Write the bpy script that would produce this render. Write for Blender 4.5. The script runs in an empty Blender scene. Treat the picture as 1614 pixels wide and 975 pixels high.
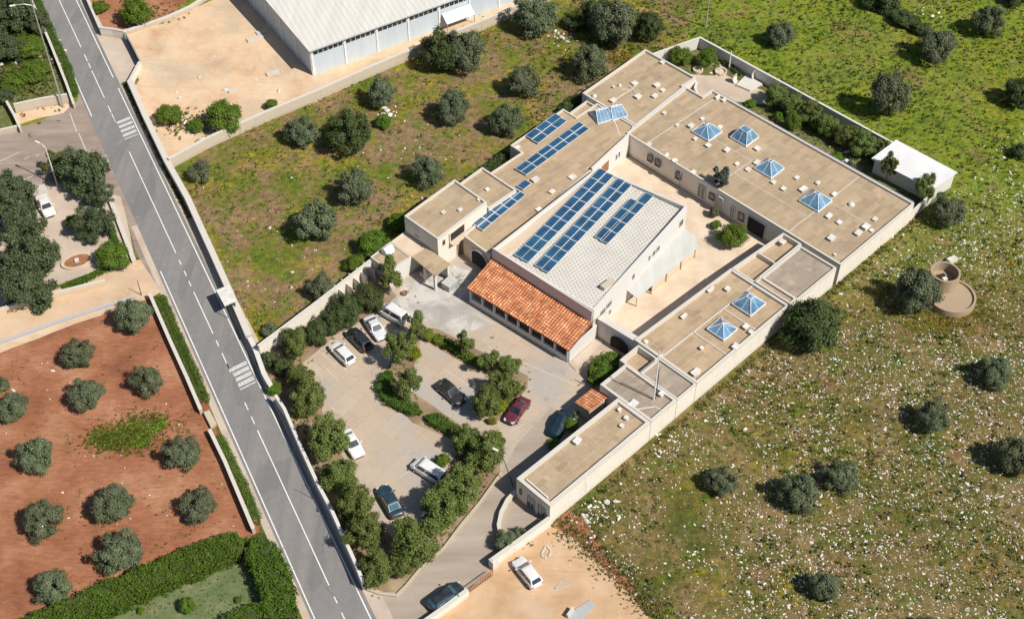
import bpy, bmesh, math, random
import numpy as np
from mathutils import Vector, noise as mnoise
from mathutils.geometry import tessellate_polygon
random.seed(7); rng = np.random.default_rng(7)
SC = bpy.context.scene
COL = SC.collection
R = math.radians

# ------------------------------------------------------------------ camera model (survey of the site from the photograph)
F, TH, CAMH, PW, PH = 2120.0, math.atan(2250 / 2120.0), 126.0, 1614, 975
_c, _s = math.cos(TH), math.sin(TH)

def at(px, py, z=0.0):
    dx = (px - PW / 2) / F; dy = (PH / 2 - py) / F
    d = Vector((dx, _c + dy * _s, -_s + dy * _c))
    t = (z - CAMH) / d.z
    return Vector((d.x * t, d.y * t, z))

def depth(p):
    return p[1] * _c - (p[2] - CAMH) * _s

def ppm(p):                      # photo pixels per metre at a place
    return F / depth(p)

def rise(base, top_y):           # height of an upright thing whose foot is at base and whose top reaches top_y
    b = at(*base)
    lo, hi = 0.0, 25.0
    for _ in range(40):
        z = (lo + hi) / 2
        f = b.y * _c - (z - CAMH) * _s; u = b.y * _s + (z - CAMH) * _c
        if PH / 2 - F * u / f > top_y: lo = z
        else: hi = z
    return lo

O = at(870, 826); Q = math.sqrt(.5)
def B(u, v, z=0.0):              # metres along and across the compound -> world
    return Vector((O.x + (u - v) * Q, O.y + (u + v) * Q, z))
def UV(p):
    a, b = p[0] - O.x, p[1] - O.y
    return (a + b) * Q, (b - a) * Q

SUN_AZ, SUN_EL = -33.0, 48.0

# ------------------------------------------------------------------ materials
def rgb(*c):
    return (c[0], c[1], c[2], 1.0)
def srgb(r, g, b, k=1.0):
    f = lambda x: ((x / 255 + .055) / 1.055) ** 2.4 if x > 10 else x / 255 / 12.92
    return (f(r) * k, f(g) * k, f(b) * k, 1.0)

class NT:
    def __init__(s, name):
        s.m = bpy.data.materials.new(name); s.m.use_nodes = True
        s.t = s.m.node_tree; s.n = s.t.nodes; s.l = s.t.links
        s.bsdf = s.n['Principled BSDF']; s.out = s.n['Material Output']
        s.bsdf.inputs['Roughness'].default_value = .9
        s.bsdf.inputs['Specular IOR Level'].default_value = .25
        s.geo = s.n.new('ShaderNodeNewGeometry'); s.pos = s.geo.outputs['Position']
    def vec(s, rot=0.0, scale=(1, 1, 1), loc=(0, 0, 0), src=None):
        m = s.n.new('ShaderNodeMapping'); m.inputs['Rotation'].default_value = (0, 0, rot)
        m.inputs['Scale'].default_value = scale; m.inputs['Location'].default_value = loc
        s.l.new(src or s.pos, m.inputs['Vector']); return m.outputs[0]
    def noise(s, scale, detail=4, rough=.6, vec=None, dist=0.0):
        x = s.n.new('ShaderNodeTexNoise'); x.inputs['Scale'].default_value = scale
        x.inputs['Detail'].default_value = detail; x.inputs['Roughness'].default_value = rough
        x.inputs['Distortion'].default_value = dist
        s.l.new(vec or s.pos, x.inputs['Vector']); return x.outputs['Fac']
    def ramp(s, fac, stops, interp='LINEAR'):
        r = s.n.new('ShaderNodeValToRGB'); r.color_ramp.interpolation = interp
        e = r.color_ramp.elements
        while len(e) < len(stops): e.new(.5)
        for k, (p, c) in zip(e, stops):
            k.position = p; k.color = c if len(c) == 4 else (*c, 1)
        s.l.new(fac, r.inputs[0]); return r.outputs[0]
    def val(s, fac, a, b):      # smooth 0..1 mask
        m = s.n.new('ShaderNodeMapRange'); m.inputs['From Min'].default_value = a; m.inputs['From Max'].default_value = b
        s.l.new(fac, m.inputs['Value']); return m.outputs[0]
    def mix(s, fac, a, b, mode='MIX'):
        m = s.n.new('ShaderNodeMix'); m.data_type = 'RGBA'; m.blend_type = mode
        for i, x in ((0, fac), (6, a), (7, b)):
            if isinstance(x, (int, float)): m.inputs[i].default_value = x
            elif isinstance(x, tuple): m.inputs[i].default_value = x if len(x) == 4 else (*x, 1)
            else: s.l.new(x, m.inputs[i])
        return m.outputs[2]
    def math(s, op, a, b=0.0):
        m = s.n.new('ShaderNodeMath'); m.operation = op
        for i, x in enumerate((a, b)):
            if isinstance(x, (int, float)): m.inputs[i].default_value = x
            else: s.l.new(x, m.inputs[i])
        return m.outputs[0]
    def xyz(s, vec=None):
        x = s.n.new('ShaderNodeSeparateXYZ'); s.l.new(vec or s.pos, x.inputs[0]); return x.outputs
    def brick(s, w, h, vec, c1, c2, mortar, ms=.02, off=.5):
        b = s.n.new('ShaderNodeTexBrick'); b.offset = off
        b.inputs['Scale'].default_value = 1; b.inputs['Brick Width'].default_value = w; b.inputs['Row Height'].default_value = h
        b.inputs['Mortar Size'].default_value = ms; b.inputs['Color1'].default_value = c1; b.inputs['Color2'].default_value = c2
        b.inputs['Mortar'].default_value = mortar; b.inputs['Mortar Smooth'].default_value = .3
        s.l.new(vec, b.inputs['Vector']); return b.outputs['Color'], b.outputs['Fac']
    def bump(s, h, strength=.4, dist=.1):
        b = s.n.new('ShaderNodeBump'); b.inputs['Strength'].default_value = strength; b.inputs['Distance'].default_value = dist
        s.l.new(h, b.inputs['Height']); s.l.new(b.outputs[0], s.bsdf.inputs['Normal'])
    def done(s, col=None, rough=None, metal=None, spec=None):
        if col is not None:
            if isinstance(col, tuple): s.bsdf.inputs['Base Color'].default_value = col
            else: s.l.new(col, s.bsdf.inputs['Base Color'])
        if rough is not None: s.bsdf.inputs['Roughness'].default_value = rough
        if metal is not None: s.bsdf.inputs['Metallic'].default_value = metal
        if spec is not None: s.bsdf.inputs['Specular IOR Level'].default_value = spec
        return s.m

def plain(name, col, rough=.6, metal=0.0, var=.12, scale=2.0, spec=.3):
    t = NT(name)
    n = t.noise(scale, 5)
    a = tuple(min(1, x * (1 - var)) for x in col[:3]) + (1,); b = tuple(min(1, x * (1 + var)) for x in col[:3]) + (1,)
    return t.done(t.ramp(n, [(.35, a), (.65, b)]), rough, metal, spec)

M = {}
def build_materials():
    # --- asphalt of the main road
    t = NT('road_asphalt')
    big = t.noise(.12, 3); fine = t.noise(9, 6, .75); mid = t.noise(.9, 5)
    streak = t.noise(.5, 4, .6, t.vec(R(-26.1), (1.6, .045, 1)))
    c = t.ramp(mid, [(.3, rgb(.20, .19, .185)), (.7, rgb(.24, .228, .22))])
    c = t.mix(t.val(streak, .35, .75), c, rgb(.172, .166, .165))
    c = t.mix(t.math('MULTIPLY', t.val(big, .5, .8), .35), c, rgb(.28, .262, .245))
    c = t.mix(.55, c, t.ramp(fine, [(.3, rgb(.35, .35, .35)), (.7, rgb(.68, .68, .68))]), 'OVERLAY')
    vo = t.n.new('ShaderNodeTexVoronoi'); vo.feature = 'DISTANCE_TO_EDGE'; vo.inputs['Scale'].default_value = .16
    wv = t.mix(.25, t.pos, t.noise(.5, 5, .6)); t.l.new(wv, vo.inputs['Vector'])
    c = t.mix(t.math('MULTIPLY', t.math('MULTIPLY', t.val(vo.outputs['Distance'], .012, .004), t.val(mid, .48, .6)), .32), c, rgb(.07, .068, .068))
    pt_ = t.noise(.22, 2, .4, t.vec(R(-26.1), (1.2, .35, 1), (3, 8, 0)))
    c = t.mix(t.math('MULTIPLY', t.val(pt_, .62, .635), .3), c, rgb(.12, .118, .12))
    c = t.mix(t.math('MULTIPLY', t.val(t.noise(1.7, 4, .6, t.vec(0, (1, 1, 1), (21, 3, 0))), .68, .78), .35), c, rgb(.09, .088, .088))
    t.bump(fine, .25, .02); M['asphalt'] = t.done(c, .92)
    # --- pinkish side street
    t = NT('street_asphalt')
    n = t.noise(.35, 6, .65, t.vec(R(-22), (.35, 1.6, 1))); f = t.noise(8, 6, .7)
    c = t.ramp(n, [(.3, rgb(.21, .165, .14)), (.55, rgb(.30, .24, .2)), (.75, rgb(.38, .32, .27))])
    c = t.mix(.5, c, t.ramp(f, [(.3, rgb(.36, .36, .36)), (.7, rgb(.66, .66, .66))]), 'OVERLAY')
    t.bump(f, .2, .02); M['street'] = t.done(c, .95)
    # --- road paint
    t = NT('road_paint'); n = t.noise(5, 6, .8)
    M['paint_worn'] = None; M['paint'] = t.done(t.ramp(n, [(.33, rgb(.36, .35, .34)), (.48, rgb(.74, .73, .7)), (.8, rgb(.8, .79, .77))]), .8)
    t = NT('crossing_paint'); n = t.noise(3.5, 6, .8)
    M['paint_cross'] = t.done(t.ramp(n, [(.34, rgb(.27, .265, .26)), (.5, rgb(.52, .51, .49)), (.75, rgb(.66, .65, .63))]), .8)
    t = NT('worn_paint'); n = t.noise(4, 6, .8)
    M['paint_worn'] = t.done(t.ramp(n, [(.36, rgb(.39, .32, .25)), (.5, rgb(.52, .47, .41)), (.75, rgb(.64, .6, .55))]), .85)
    # --- concrete of the car park
    t = NT('car_park_concrete')
    v = t.vec(R(-45))
    bc, bf = t.brick(3.1, 2.3, t.vec(R(-52)), rgb(.41, .325, .245), rgb(.46, .37, .28), rgb(.31, .24, .18), .018, .35)
    n = t.noise(.13, 5, .55); m = t.noise(1.1, 6, .65); f = t.noise(7, 6, .7)
    c = t.mix(t.val(n, .46, .66), bc, rgb(.37, .34, .31))
    c = t.mix(t.math('MULTIPLY', t.val(m, .58, .78), .7), c, rgb(.52, .47, .42))
    c = t.mix(t.math('MULTIPLY', t.val(t.noise(.6, 5, .6, t.vec(0, (1, 1, 1), (40, 9, 3))), .58, .8), .55), c, rgb(.24, .19, .155))
    c = t.mix(.45, c, t.ramp(f, [(.3, rgb(.38, .38, .38)), (.7, rgb(.64, .64, .64))]), 'OVERLAY')
    t.bump(f, .15, .02); M['concrete'] = t.done(c, .92)
    # --- pale forecourt, poured patches
    t = NT('forecourt_concrete')
    n = t.noise(.35, 6, .6, None, .6); f = t.noise(6, 6, .7)
    c = t.ramp(n, [(.34, rgb(.33, .30, .27)), (.5, rgb(.40, .37, .34)), (.58, rgb(.50, .47, .435)), (.75, rgb(.55, .525, .49))])
    c = t.mix(.4, c, t.ramp(f, [(.3, rgb(.38, .38, .38)), (.7, rgb(.64, .64, .64))]), 'OVERLAY')
    M['forecourt'] = t.done(c, .92)
    # --- drive (greyer)
    t = NT('drive_asphalt')
    n = t.noise(.3, 6, .6, t.vec(R(-50), (.3, 1.6, 1))); f = t.noise(8, 6, .7)
    c = t.ramp(n, [(.3, rgb(.29, .24, .195)), (.6, rgb(.37, .31, .255)), (.8, rgb(.43, .37, .31))])
    c = t.mix(.5, c, t.ramp(f, [(.3, rgb(.36, .36, .36)), (.7, rgb(.66, .66, .66))]), 'OVERLAY')
    t.bump(f, .2, .02); M['drive'] = t.done(c, .92)
    # --- sand / dust yards
    def sand(key, c0, c1, c2, grey, seed):
        t = NT(key)
        n = t.noise(.22, 7, .62, t.vec(R(20), (1, 1, 1), (seed, 2, 0)), .4); m = t.noise(1.3, 7, .7); f = t.noise(9, 6, .75)
        c = t.ramp(n, [(.3, c0), (.5, c1), (.72, c2)])
        c = t.mix(t.math('MULTIPLY', t.val(t.noise(.1, 5, .6, t.vec(0, (1, 1, 1), (seed * 3, 7, 0))), .5, .66), .7), c, grey)
        c = t.mix(t.math('MULTIPLY', t.val(m, .6, .75), .5), c, c2)
        ru = t.noise(.9, 5, .6, t.vec(R(28), (.1, 2.2, 1), (seed, 1, 0)), .25)
        c = t.mix(t.math('MULTIPLY', t.val(ru, .58, .7), .3), c, tuple(x * .72 for x in c0[:3]) + (1,))
        c = t.mix(t.math('MULTIPLY', t.val(m, .42, .28), .45), c, tuple(x * .62 for x in c0[:3]) + (1,))
        c = t.mix(.5, c, t.ramp(f, [(.3, rgb(.35, .35, .35)), (.7, rgb(.67, .67, .67))]), 'OVERLAY')
        t.bump(m, .25, .06); M[key] = t.done(c, .95)
    sand('yard_sand', rgb(.46, .285, .165), rgb(.60, .425, .275), rgb(.66, .51, .36), rgb(.47, .385, .29), 3.0)
    sand('lot_sand', rgb(.42, .265, .15), rgb(.51, .34, .205), rgb(.58, .42, .28), rgb(.46, .37, .28), 11.0)
    sand('lane_dirt', rgb(.46, .31, .19), rgb(.55, .39, .26), rgb(.60, .46, .33), rgb(.5, .39, .29), 23.0)
    sand('pavement_beige', rgb(.40, .32, .25), rgb(.48, .39, .31), rgb(.55, .46, .38), rgb(.40, .34, .29), 31.0)
    sand('bed_soil', rgb(.17, .115, .07), rgb(.27, .19, .12), rgb(.40, .31, .21), rgb(.20, .16, .10), 37.0)
    # --- courtyard paving, warm
    t = NT('courtyard_plaster')
    n = t.noise(.4, 6, .6); f = t.noise(5, 6, .7)
    c = t.ramp(n, [(.3, rgb(.52, .40, .29)), (.55, rgb(.62, .50, .38)), (.78, rgb(.66, .56, .46))])
    c = t.mix(.35, c, t.ramp(f, [(.3, rgb(.4, .4, .4)), (.7, rgb(.62, .62, .62))]), 'OVERLAY')
    M['court'] = t.done(c, .9)
    # --- ploughed red earth
    t = NT('red_earth')
    n = t.noise(.16, 6, .6); m = t.noise(1.5, 7, .7, t.vec(R(28), (.5, 1.6, 1))); f = t.noise(7, 7, .8)
    c = t.ramp(n, [(.28, rgb(.20, .078, .04)), (.5, rgb(.30, .124, .065)), (.74, rgb(.42, .22, .13))])
    g = t.math('MULTIPLY', t.val(t.noise(.45, 6, .7, t.vec(0, (1, 1, 1), (5, 3, 0))), .56, .7), .5)
    c = t.mix(g, c, rgb(.17, .14, .05))
    c = t.mix(.75, c, t.ramp(m, [(.3, rgb(.33, .33, .33)), (.7, rgb(.66, .66, .66))]), 'OVERLAY')
    c = t.mix(.6, c, t.ramp(f, [(.3, rgb(.33, .33, .33)), (.7, rgb(.7, .7, .7))]), 'OVERLAY')
    t.bump(m, .8, .15); M['red_earth'] = t.done(c, .97)
    # --- open field: greener uphill, browner downhill, yellow flower drifts
    t = NT('field_grass')
    p = t.xyz()
    n1 = t.noise(.035, 5, .6); n2 = t.noise(.17, 6, .62, None, .3); m = t.noise(1.2, 7, .72); f = t.noise(5, 7, .8)
    grad = t.math('ADD', t.math('MULTIPLY', p[1], .0125), t.math('MULTIPLY', n1, .9))   # up the slope is greener
    green = t.ramp(n2, [(.3, rgb(.07, .11, .012)), (.45, rgb(.145, .20, .014)), (.58, rgb(.175, .215, .018)), (.72, rgb(.195, .175, .055))])
    brown = t.ramp(n2, [(.3, rgb(.062, .085, .013)), (.42, rgb(.105, .10, .022)), (.53, rgb(.155, .118, .038)), (.67, rgb(.22, .152, .07))])
    c = t.mix(t.val(grad, 1.95, 2.3), brown, green)
    n4 = t.noise(.5, 6, .68, t.vec(0, (1, 1, 1), (9, 31, 0)), .3)
    c = t.mix(t.math('MULTIPLY', t.val(n4, .53, .64), .75), c, rgb(.075, .125, .01))
    c = t.mix(t.math('MULTIPLY', t.val(n4, .44, .34), .6), c, rgb(.25, .185, .10))
    yel = t.math('MULTIPLY', t.val(t.noise(.075, 4, .6, t.vec(0, (1, 1, 1), (13, 5, 0))), .52, .66), t.val(t.noise(.8, 6, .75), .48, .62))
    c = t.mix(t.math('MULTIPLY', yel, .65), c, rgb(.38, .28, .012))
    dry = t.math('MULTIPLY', t.val(t.noise(.055, 5, .65, t.vec(0, (1, 1, 1), (7, 61, 0))), .5, .66), t.val(m, .4, .6))
    c = t.mix(t.math('MULTIPLY', dry, .6), c, rgb(.2, .165, .055))
    red = t.val(t.noise(.11, 4, .6, t.vec(0, (1, 1, 1), (31, 8, 0))), .6, .7)
    c = t.mix(t.math('MULTIPLY', red, .6), c, rgb(.25, .13, .075))
    c = t.mix(.95, c, t.ramp(m, [(.3, rgb(.2, .2, .2)), (.5, rgb(.5, .5, .5)), (.7, rgb(.74, .74, .74))]), 'OVERLAY')
    c = t.mix(.85, c, t.ramp(f, [(.32, rgb(.22, .22, .22)), (.68, rgb(.76, .76, .76))]), 'OVERLAY')
    t.bump(m, 1.0, .3); M['field'] = t.done(c, .97)
    # --- meadow beside the road
    t = NT('meadow_grass')
    n2 = t.noise(.13, 6, .62, t.vec(0, (1, 1, 1), (3, 51, 0)), .4); m = t.noise(1.1, 7, .72); f = t.noise(5, 7, .8)
    c = t.ramp(n2, [(.32, rgb(.08, .115, .012)), (.43, rgb(.14, .145, .02)), (.505, rgb(.19, .135, .055)), (.61, rgb(.245, .155, .09)), (.74, rgb(.17, .15, .03))])
    n4 = t.noise(.45, 6, .68, t.vec(0, (1, 1, 1), (19, 3, 0)), .3)
    c = t.mix(t.math('MULTIPLY', t.val(n4, .5, .6), .8), c, rgb(.105, .155, .014))
    c = t.mix(t.math('MULTIPLY', t.val(n4, .45, .34), .6), c, rgb(.27, .19, .115))
    yel = t.math('MULTIPLY', t.val(t.noise(.12, 4, .6, t.vec(0, (1, 1, 1), (77, 5, 0))), .5, .64), t.val(t.noise(.9, 6, .75), .46, .6))
    c = t.mix(t.math('MULTIPLY', yel, .8), c, rgb(.38, .28, .015))
    c = t.mix(.95, c, t.ramp(m, [(.3, rgb(.22, .22, .22)), (.5, rgb(.5, .5, .5)), (.7, rgb(.74, .74, .74))]), 'OVERLAY')
    c = t.mix(.85, c, t.ramp(f, [(.32, rgb(.24, .24, .24)), (.68, rgb(.76, .76, .76))]), 'OVERLAY')
    t.bump(m, 1.0, .3); M['meadow'] = t.done(c, .97)
    # --- lawn
    t = NT('lawn_grass')
    n = t.noise(.5, 6, .65); f = t.noise(6, 7, .75)
    c = t.ramp(n, [(.3, rgb(.085, .12, .045)), (.55, rgb(.145, .172, .078)), (.75, rgb(.26, .235, .14))])
    c = t.mix(.7, c, t.ramp(f, [(.3, rgb(.32, .32, .32)), (.7, rgb(.68, .68, .68))]), 'OVERLAY')
    t.bump(f, .6, .1); M['lawn'] = t.done(c, .97)
    t = NT('weed_ground'); n = t.noise(1.3, 6, .7); f = t.noise(6, 6, .75)
    c = t.ramp(n, [(.3, rgb(.085, .16, .01)), (.54, rgb(.15, .25, .016)), (.7, rgb(.22, .16, .06))]); c = t.mix(.8, c, t.ramp(f, [(.3, rgb(.25, .25, .25)), (.7, rgb(.72, .72, .72))]), 'OVERLAY')
    t.bump(f, .8, .15); M['weed_ground'] = t.done(c, .95)
    # --- rough green verge
    t = NT('verge_grass')
    n = t.noise(.9, 6, .65); f = t.noise(6, 7, .75)
    c = t.ramp(n, [(.3, rgb(.06, .085, .02)), (.5, rgb(.11, .12, .035)), (.72, rgb(.25, .2, .11))])
    c = t.mix(.7, c, t.ramp(f, [(.3, rgb(.32, .32, .32)), (.7, rgb(.68, .68, .68))]), 'OVERLAY')
    t.bump(n, .6, .1); M['verge'] = t.done(c, .97)
    # --- felt roofs
    def felt(key, c1, c2, patch, seed):
        t = NT(key)
        v = t.vec(R(-45), (1, 1, 1), (seed, seed * .7, 0))
        bc, bf = t.brick(1.7, .8, v, c1, c2, tuple(x * 1.12 for x in c2[:3]) + (1,), .02, .4)
        b2, _ = t.brick(1.7, .8, t.vec(R(-45), (1, 1, 1), (seed, seed * .7, 0)), rgb(.37, .34, .34), rgb(.63, .63, .63), rgb(.58, .58, .58), .03, .4)
        n = t.noise(.28, 6, .6); m = t.noise(1.6, 7, .7); f = t.noise(10, 5, .7)
        b3, _ = t.brick(5.2, 3.1, t.vec(R(-45), (1, 1, 1), (seed + 1.3, seed + .4, 0)), rgb(.42, .42, .42), rgb(.58, .58, .58), rgb(.5, .5, .5), .0, .3)
        c = t.mix(t.math('MULTIPLY', t.val(t.noise(.35, 5, .65, t.vec(0, (1, 1, 1), (seed, 41, 0))), .42, .62), .45), bc, b2, 'OVERLAY'); c = t.mix(.5, c, b3, 'OVERLAY')
        bl = t.noise(.55, 7, .7, t.vec(R(-45), (1, 1.5, 1), (seed * 5, 13, 0)), .5)
        c = t.mix(t.math('MULTIPLY', t.val(bl, .54, .7), .6), c, rgb(.48, .395, .30)); c = t.mix(t.math('MULTIPLY', t.val(bl, .44, .3), .45), c, rgb(.19, .15, .115))
        c = t.mix(t.math('MULTIPLY', t.val(n, .5, .7), .55), c, patch)
        c = t.mix(t.math('MULTIPLY', t.val(m, .62, .74), .5), c, rgb(.52, .45, .37))
        c = t.mix(t.math('MULTIPLY', t.val(m, .4, .28), .4), c, rgb(.17, .135, .10))
        # thin pale seams and repair lines
        sx = t.noise(1.2, 3, .6, t.vec(R(-45), (.12, 3.0, 1), (seed, 3, 0)))
        c = t.mix(t.math('MULTIPLY', t.val(sx, .70, .74), .5), c, rgb(.6, .55, .48))
        c = t.mix(.45, c, t.ramp(f, [(.3, rgb(.38, .38, .38)), (.7, rgb(.64, .64, .64))]), 'OVERLAY')
        t.bump(m, .25, .03); M[key] = t.done(c, .93)
    felt('roof_felt', rgb(.355, .268, .172), rgb(.39, .297, .194), rgb(.29, .23, .172), 2.0)
    felt('roof_felt_warm', rgb(.365, .27, .172), rgb(.41, .305, .198), rgb(.43, .31, .2), 7.0)
    felt('roof_felt_grey', rgb(.30, .245, .188), rgb(.335, .277, .215), rgb(.235, .21, .19), 12.0)
    # --- lime plaster walls
    def plaster(key, base, dirt, amt=.5):
        t = NT(key)
        n = t.noise(.5, 6, .62); d = t.noise(1.2, 6, .7, t.vec(R(-45), (1.6, 1.6, .18))); f = t.noise(7, 6, .7)
        z = t.xyz()[2]
        c = t.mix(t.math('MULTIPLY', t.val(n, .5, .75), .35), base, tuple(x * .86 for x in base[:3]) + (1,))
        c = t.mix(t.math('MULTIPLY', t.val(d, .55, .75), amt), c, dirt)
        st = t.noise(2.2, 5, .65, t.vec(R(-45), (1.4, 1.4, .08), (5, 9, 0)))
        c = t.mix(t.math('MULTIPLY', t.val(st, .6, .75), amt * .8), c, tuple(x * .75 for x in dirt[:3]) + (1,))
        low = t.math('MULTIPLY', t.val(t.math('ADD', z, t.math('MULTIPLY', d, 1.4)), 1.35, .55), .6)
        c = t.mix(low, c, dirt)
        c = t.mix(.25, c, t.ramp(f, [(.3, rgb(.4, .4, .4)), (.7, rgb(.6, .6, .6))]), 'OVERLAY')
        t.bump(f, .12, .02); M[key] = t.done(c, .9)
    plaster('plaster', rgb(.68, .63, .55), rgb(.43, .36, .28), .5)
    plaster('plaster_white', rgb(.60, .58, .545), rgb(.5, .45, .38), .3)
    plaster('plaster_pink', rgb(.62, .56, .53), rgb(.4, .33, .3), .4)
    plaster('plaster_warm', rgb(.60, .49, .36), rgb(.44, .33, .22), .5)
    plaster('stone_wall', rgb(.50, .43, .34), rgb(.34, .28, .21), .6)
    plaster('cistern_stone', rgb(.36, .275, .185), rgb(.21, .15, .095), .6)
    plaster('coping', rgb(.56, .525, .47), rgb(.46, .41, .35), .45)
    plaster('coping_grey', rgb(.43, .44, .45), rgb(.3, .3, .3), .4)
    # --- terracotta pantiles
    t = NT('terracotta')
    v = t.vec(R(-45))
    bc, bf = t.brick(.42, .40, v, rgb(.48, .17, .072), rgb(.61, .30, .155), rgb(.2, .07, .035), .03, .0)
    b2, _ = t.brick(.42, .40, t.vec(R(-45), (1, 1, 1), (8.4, 4.0, 0)), rgb(.3, .3, .3), rgb(.72, .72, .72), rgb(.4, .4, .4), .0, .0)
    n = t.noise(1.4, 6, .7)
    c = t.mix(.75, bc, b2, 'OVERLAY')
    c = t.mix(t.math('MULTIPLY', t.val(n, .58, .72), .5), c, rgb(.62, .42, .28))
    c = t.mix(t.math('MULTIPLY', t.val(n, .4, .28), .5), c, rgb(.2, .09, .05))
    t.bump(n, .4, .03); M['tile'] = t.done(c, .85)
    # --- white insulation tiles with round studs on the hall
    t = NT('stud_tile')
    v = t.vec(R(-45))
    p = t.xyz(v)
    row = t.math('FLOOR', t.math('DIVIDE', p[1], .5))
    sh = t.math('MULTIPLY', t.math('MODULO', row, 2.0), .25)
    fx = t.math('SUBTRACT', t.math('FRACT', t.math('DIVIDE', t.math('ADD', p[0], sh), .5)), .5)
    fy = t.math('SUBTRACT', t.math('FRACT', t.math('DIVIDE', p[1], .5)), .5)
    d = t.math('SQRT', t.math('ADD', t.math('MULTIPLY', fx, fx), t.math('MULTIPLY', fy, fy)))
    dn = t.math('ADD', d, t.math('MULTIPLY', t.noise(2.5, 5, .7), .12))
    n = t.noise(.4, 6, .65)
    c = t.ramp(n, [(.3, rgb(.54, .505, .45)), (.7, rgb(.64, .605, .55))])
    c = t.mix(t.val(dn, .27, .2), c, rgb(.22, .205, .19))
    M['stud_tile'] = t.done(c, .8)
    # --- solar glass with cell lines
    t = NT('solar_glass')
    tc = t.n.new('ShaderNodeTexCoord')
    bc, bf = t.brick(.52, .48, t.vec(0, (1, 1, 1), (.26, .24, 0), tc.outputs['Object']), rgb(.01, .05, .105), rgb(.018, .078, .15), rgb(.13, .22, .34), .016, .0)
    n = t.noise(.45, 4, .6, t.vec(R(-45), (1, 1, 1)))
    oi = t.n.new('ShaderNodeObjectInfo')
    c = t.mix(t.math('MULTIPLY', t.val(n, .4, .7), .5), bc, rgb(.05, .175, .29))  # paler blue patches put glare into the glass colour
    c = t.mix(t.math('MULTIPLY', oi.outputs['Random'], .3), c, rgb(.014, .06, .14))
    t.bsdf.inputs['Coat Weight'].default_value = .6; t.bsdf.inputs['Coat Roughness'].default_value = .08
    M['solar'] = t.done(c, .25, 0, .5)
    # --- glass
    def glass(key, c1, c2, rough=.1):
        t = NT(key); n = t.noise(.9, 4, .6)
        t.bsdf.inputs['Coat Weight'].default_value = .8; t.bsdf.inputs['Coat Roughness'].default_value = .05
        M[key] = t.done(t.ramp(n, [(.35, c1), (.65, c2)]), rough, 0, .6)
    glass('skylight_glass', rgb(.06, .15, .25), rgb(.16, .29, .42))  # reflected sky is put into this blue base colour
    glass('window_glass', rgb(.018, .022, .026), rgb(.045, .055, .062))
    glass('door_glass', rgb(.04, .075, .10), rgb(.09, .15, .19))
    glass('car_glass', rgb(.008, .012, .016), rgb(.03, .045, .055), .06)
    glass('car_glass_blue', rgb(.015, .06, .09), rgb(.05, .15, .20), .06)
    # --- paints / metals / misc
    M['white_metal'] = plain('white_metal', rgb(.72, .72, .71), .5, 0, .08)
    M['vent_white'] = plain('vent_white', rgb(.62, .595, .55), .7, 0, .15, 1.5)
    M['vent_grey'] = plain('vent_grey', rgb(.36, .35, .34), .7, 0, .2, 3)
    M['grey_metal'] = plain('grey_metal', rgb(.40, .41, .42), .45, .4, .15)
    M['dark_metal'] = plain('dark_metal', rgb(.045, .045, .05), .5, .3, .2)
    M['frame_white'] = plain('frame_white', rgb(.70, .72, .74), .5, 0, .06)
    M['panel_frame'] = plain('panel_frame', rgb(.68, .70, .72), .4, .1, .06)
    M['wood'] = plain('wood', rgb(.25, .125, .06), .7, 0, .3, 3)
    M['dark_void'] = plain('interior_dark', rgb(.03, .028, .027), .9, 0, .2)  # shade inside openings, put into the colour of flat dark sheets
    M['rust'] = plain('rust', rgb(.28, .13, .07), .8, 0, .3, 3)
    M['tarp_blue_shaded'] = plain('tarp_blue_shaded', rgb(.009, .027, .042), .5, 0, .25, 1.5)  # blue darkened so that the colour carries the wall shade
    t = NT('limestone'); n = t.noise(.9, 5, .7)
    M['stone'] = t.done(t.ramp(n, [(.3, rgb(.38, .335, .275)), (.46, rgb(.57, .535, .475)), (.62, rgb(.66, .64, .60))]), .9)
    M['stone_tan'] = plain('stone_tan', rgb(.52, .43, .33), .9, 0, .25, 2)
    M['bark'] = plain('bark', rgb(.17, .135, .10), .95, 0, .35, 5)
    M['bark_pale'] = plain('bark_pale', rgb(.34, .29, .23), .95, 0, .3, 5)
    M['tyre'] = plain('tyre', rgb(.022, .022, .023), .85, 0, .2)
    M['rim'] = plain('rim', rgb(.42, .43, .44), .35, .6, .1)
    M['lamp_glass'] = plain('lamp_glass', rgb(.6, .62, .62), .2, 0, .1)
    M['red_lens'] = plain('red_lens', rgb(.28, .015, .02), .3, 0, .15)
    M['yellow'] = plain('yellow_paint', rgb(.62, .48, .06), .6, 0, .1)
    M['red_paint'] = plain('red_paint', rgb(.42, .03, .03), .5, 0, .15)
    # --- corrugated sheets
    def corrugated(key, c1, c2, rot, period):
        t = NT(key)
        v = t.vec(rot); w = t.n.new('ShaderNodeTexWave'); w.bands_direction = 'X'; w.inputs['Scale'].default_value = 1 / period / 3.2
        w.inputs['Distortion'].default_value = 0; t.l.new(v, w.inputs['Vector'])
        n = t.noise(.5, 6, .6, t.vec(rot, (2.0, .25, 1)))
        c = t.ramp(n, [(.3, c1), (.7, c2)])
        c = t.mix(t.math('MULTIPLY', t.val(t.noise(1.5, 6, .7), .6, .75), .4), c, tuple(x * .8 for x in c1[:3]) + (1,))
        t.bump(w.outputs['Fac'], .6, .06); M[key] = t.done(c, .6)
    corrugated('warehouse_sheet', rgb(.545, .53, .48), rgb(.62, .605, .56), R(-25), .9)
    corrugated('canopy_sheet', rgb(.42, .42, .40), rgb(.50, .50, .475), R(-45), .55)
    M['shed_white'] = plain('shed_membrane', rgb(.66, .66, .66), .6, 0, .05, .6)
    t = NT('warehouse_panel')
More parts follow.
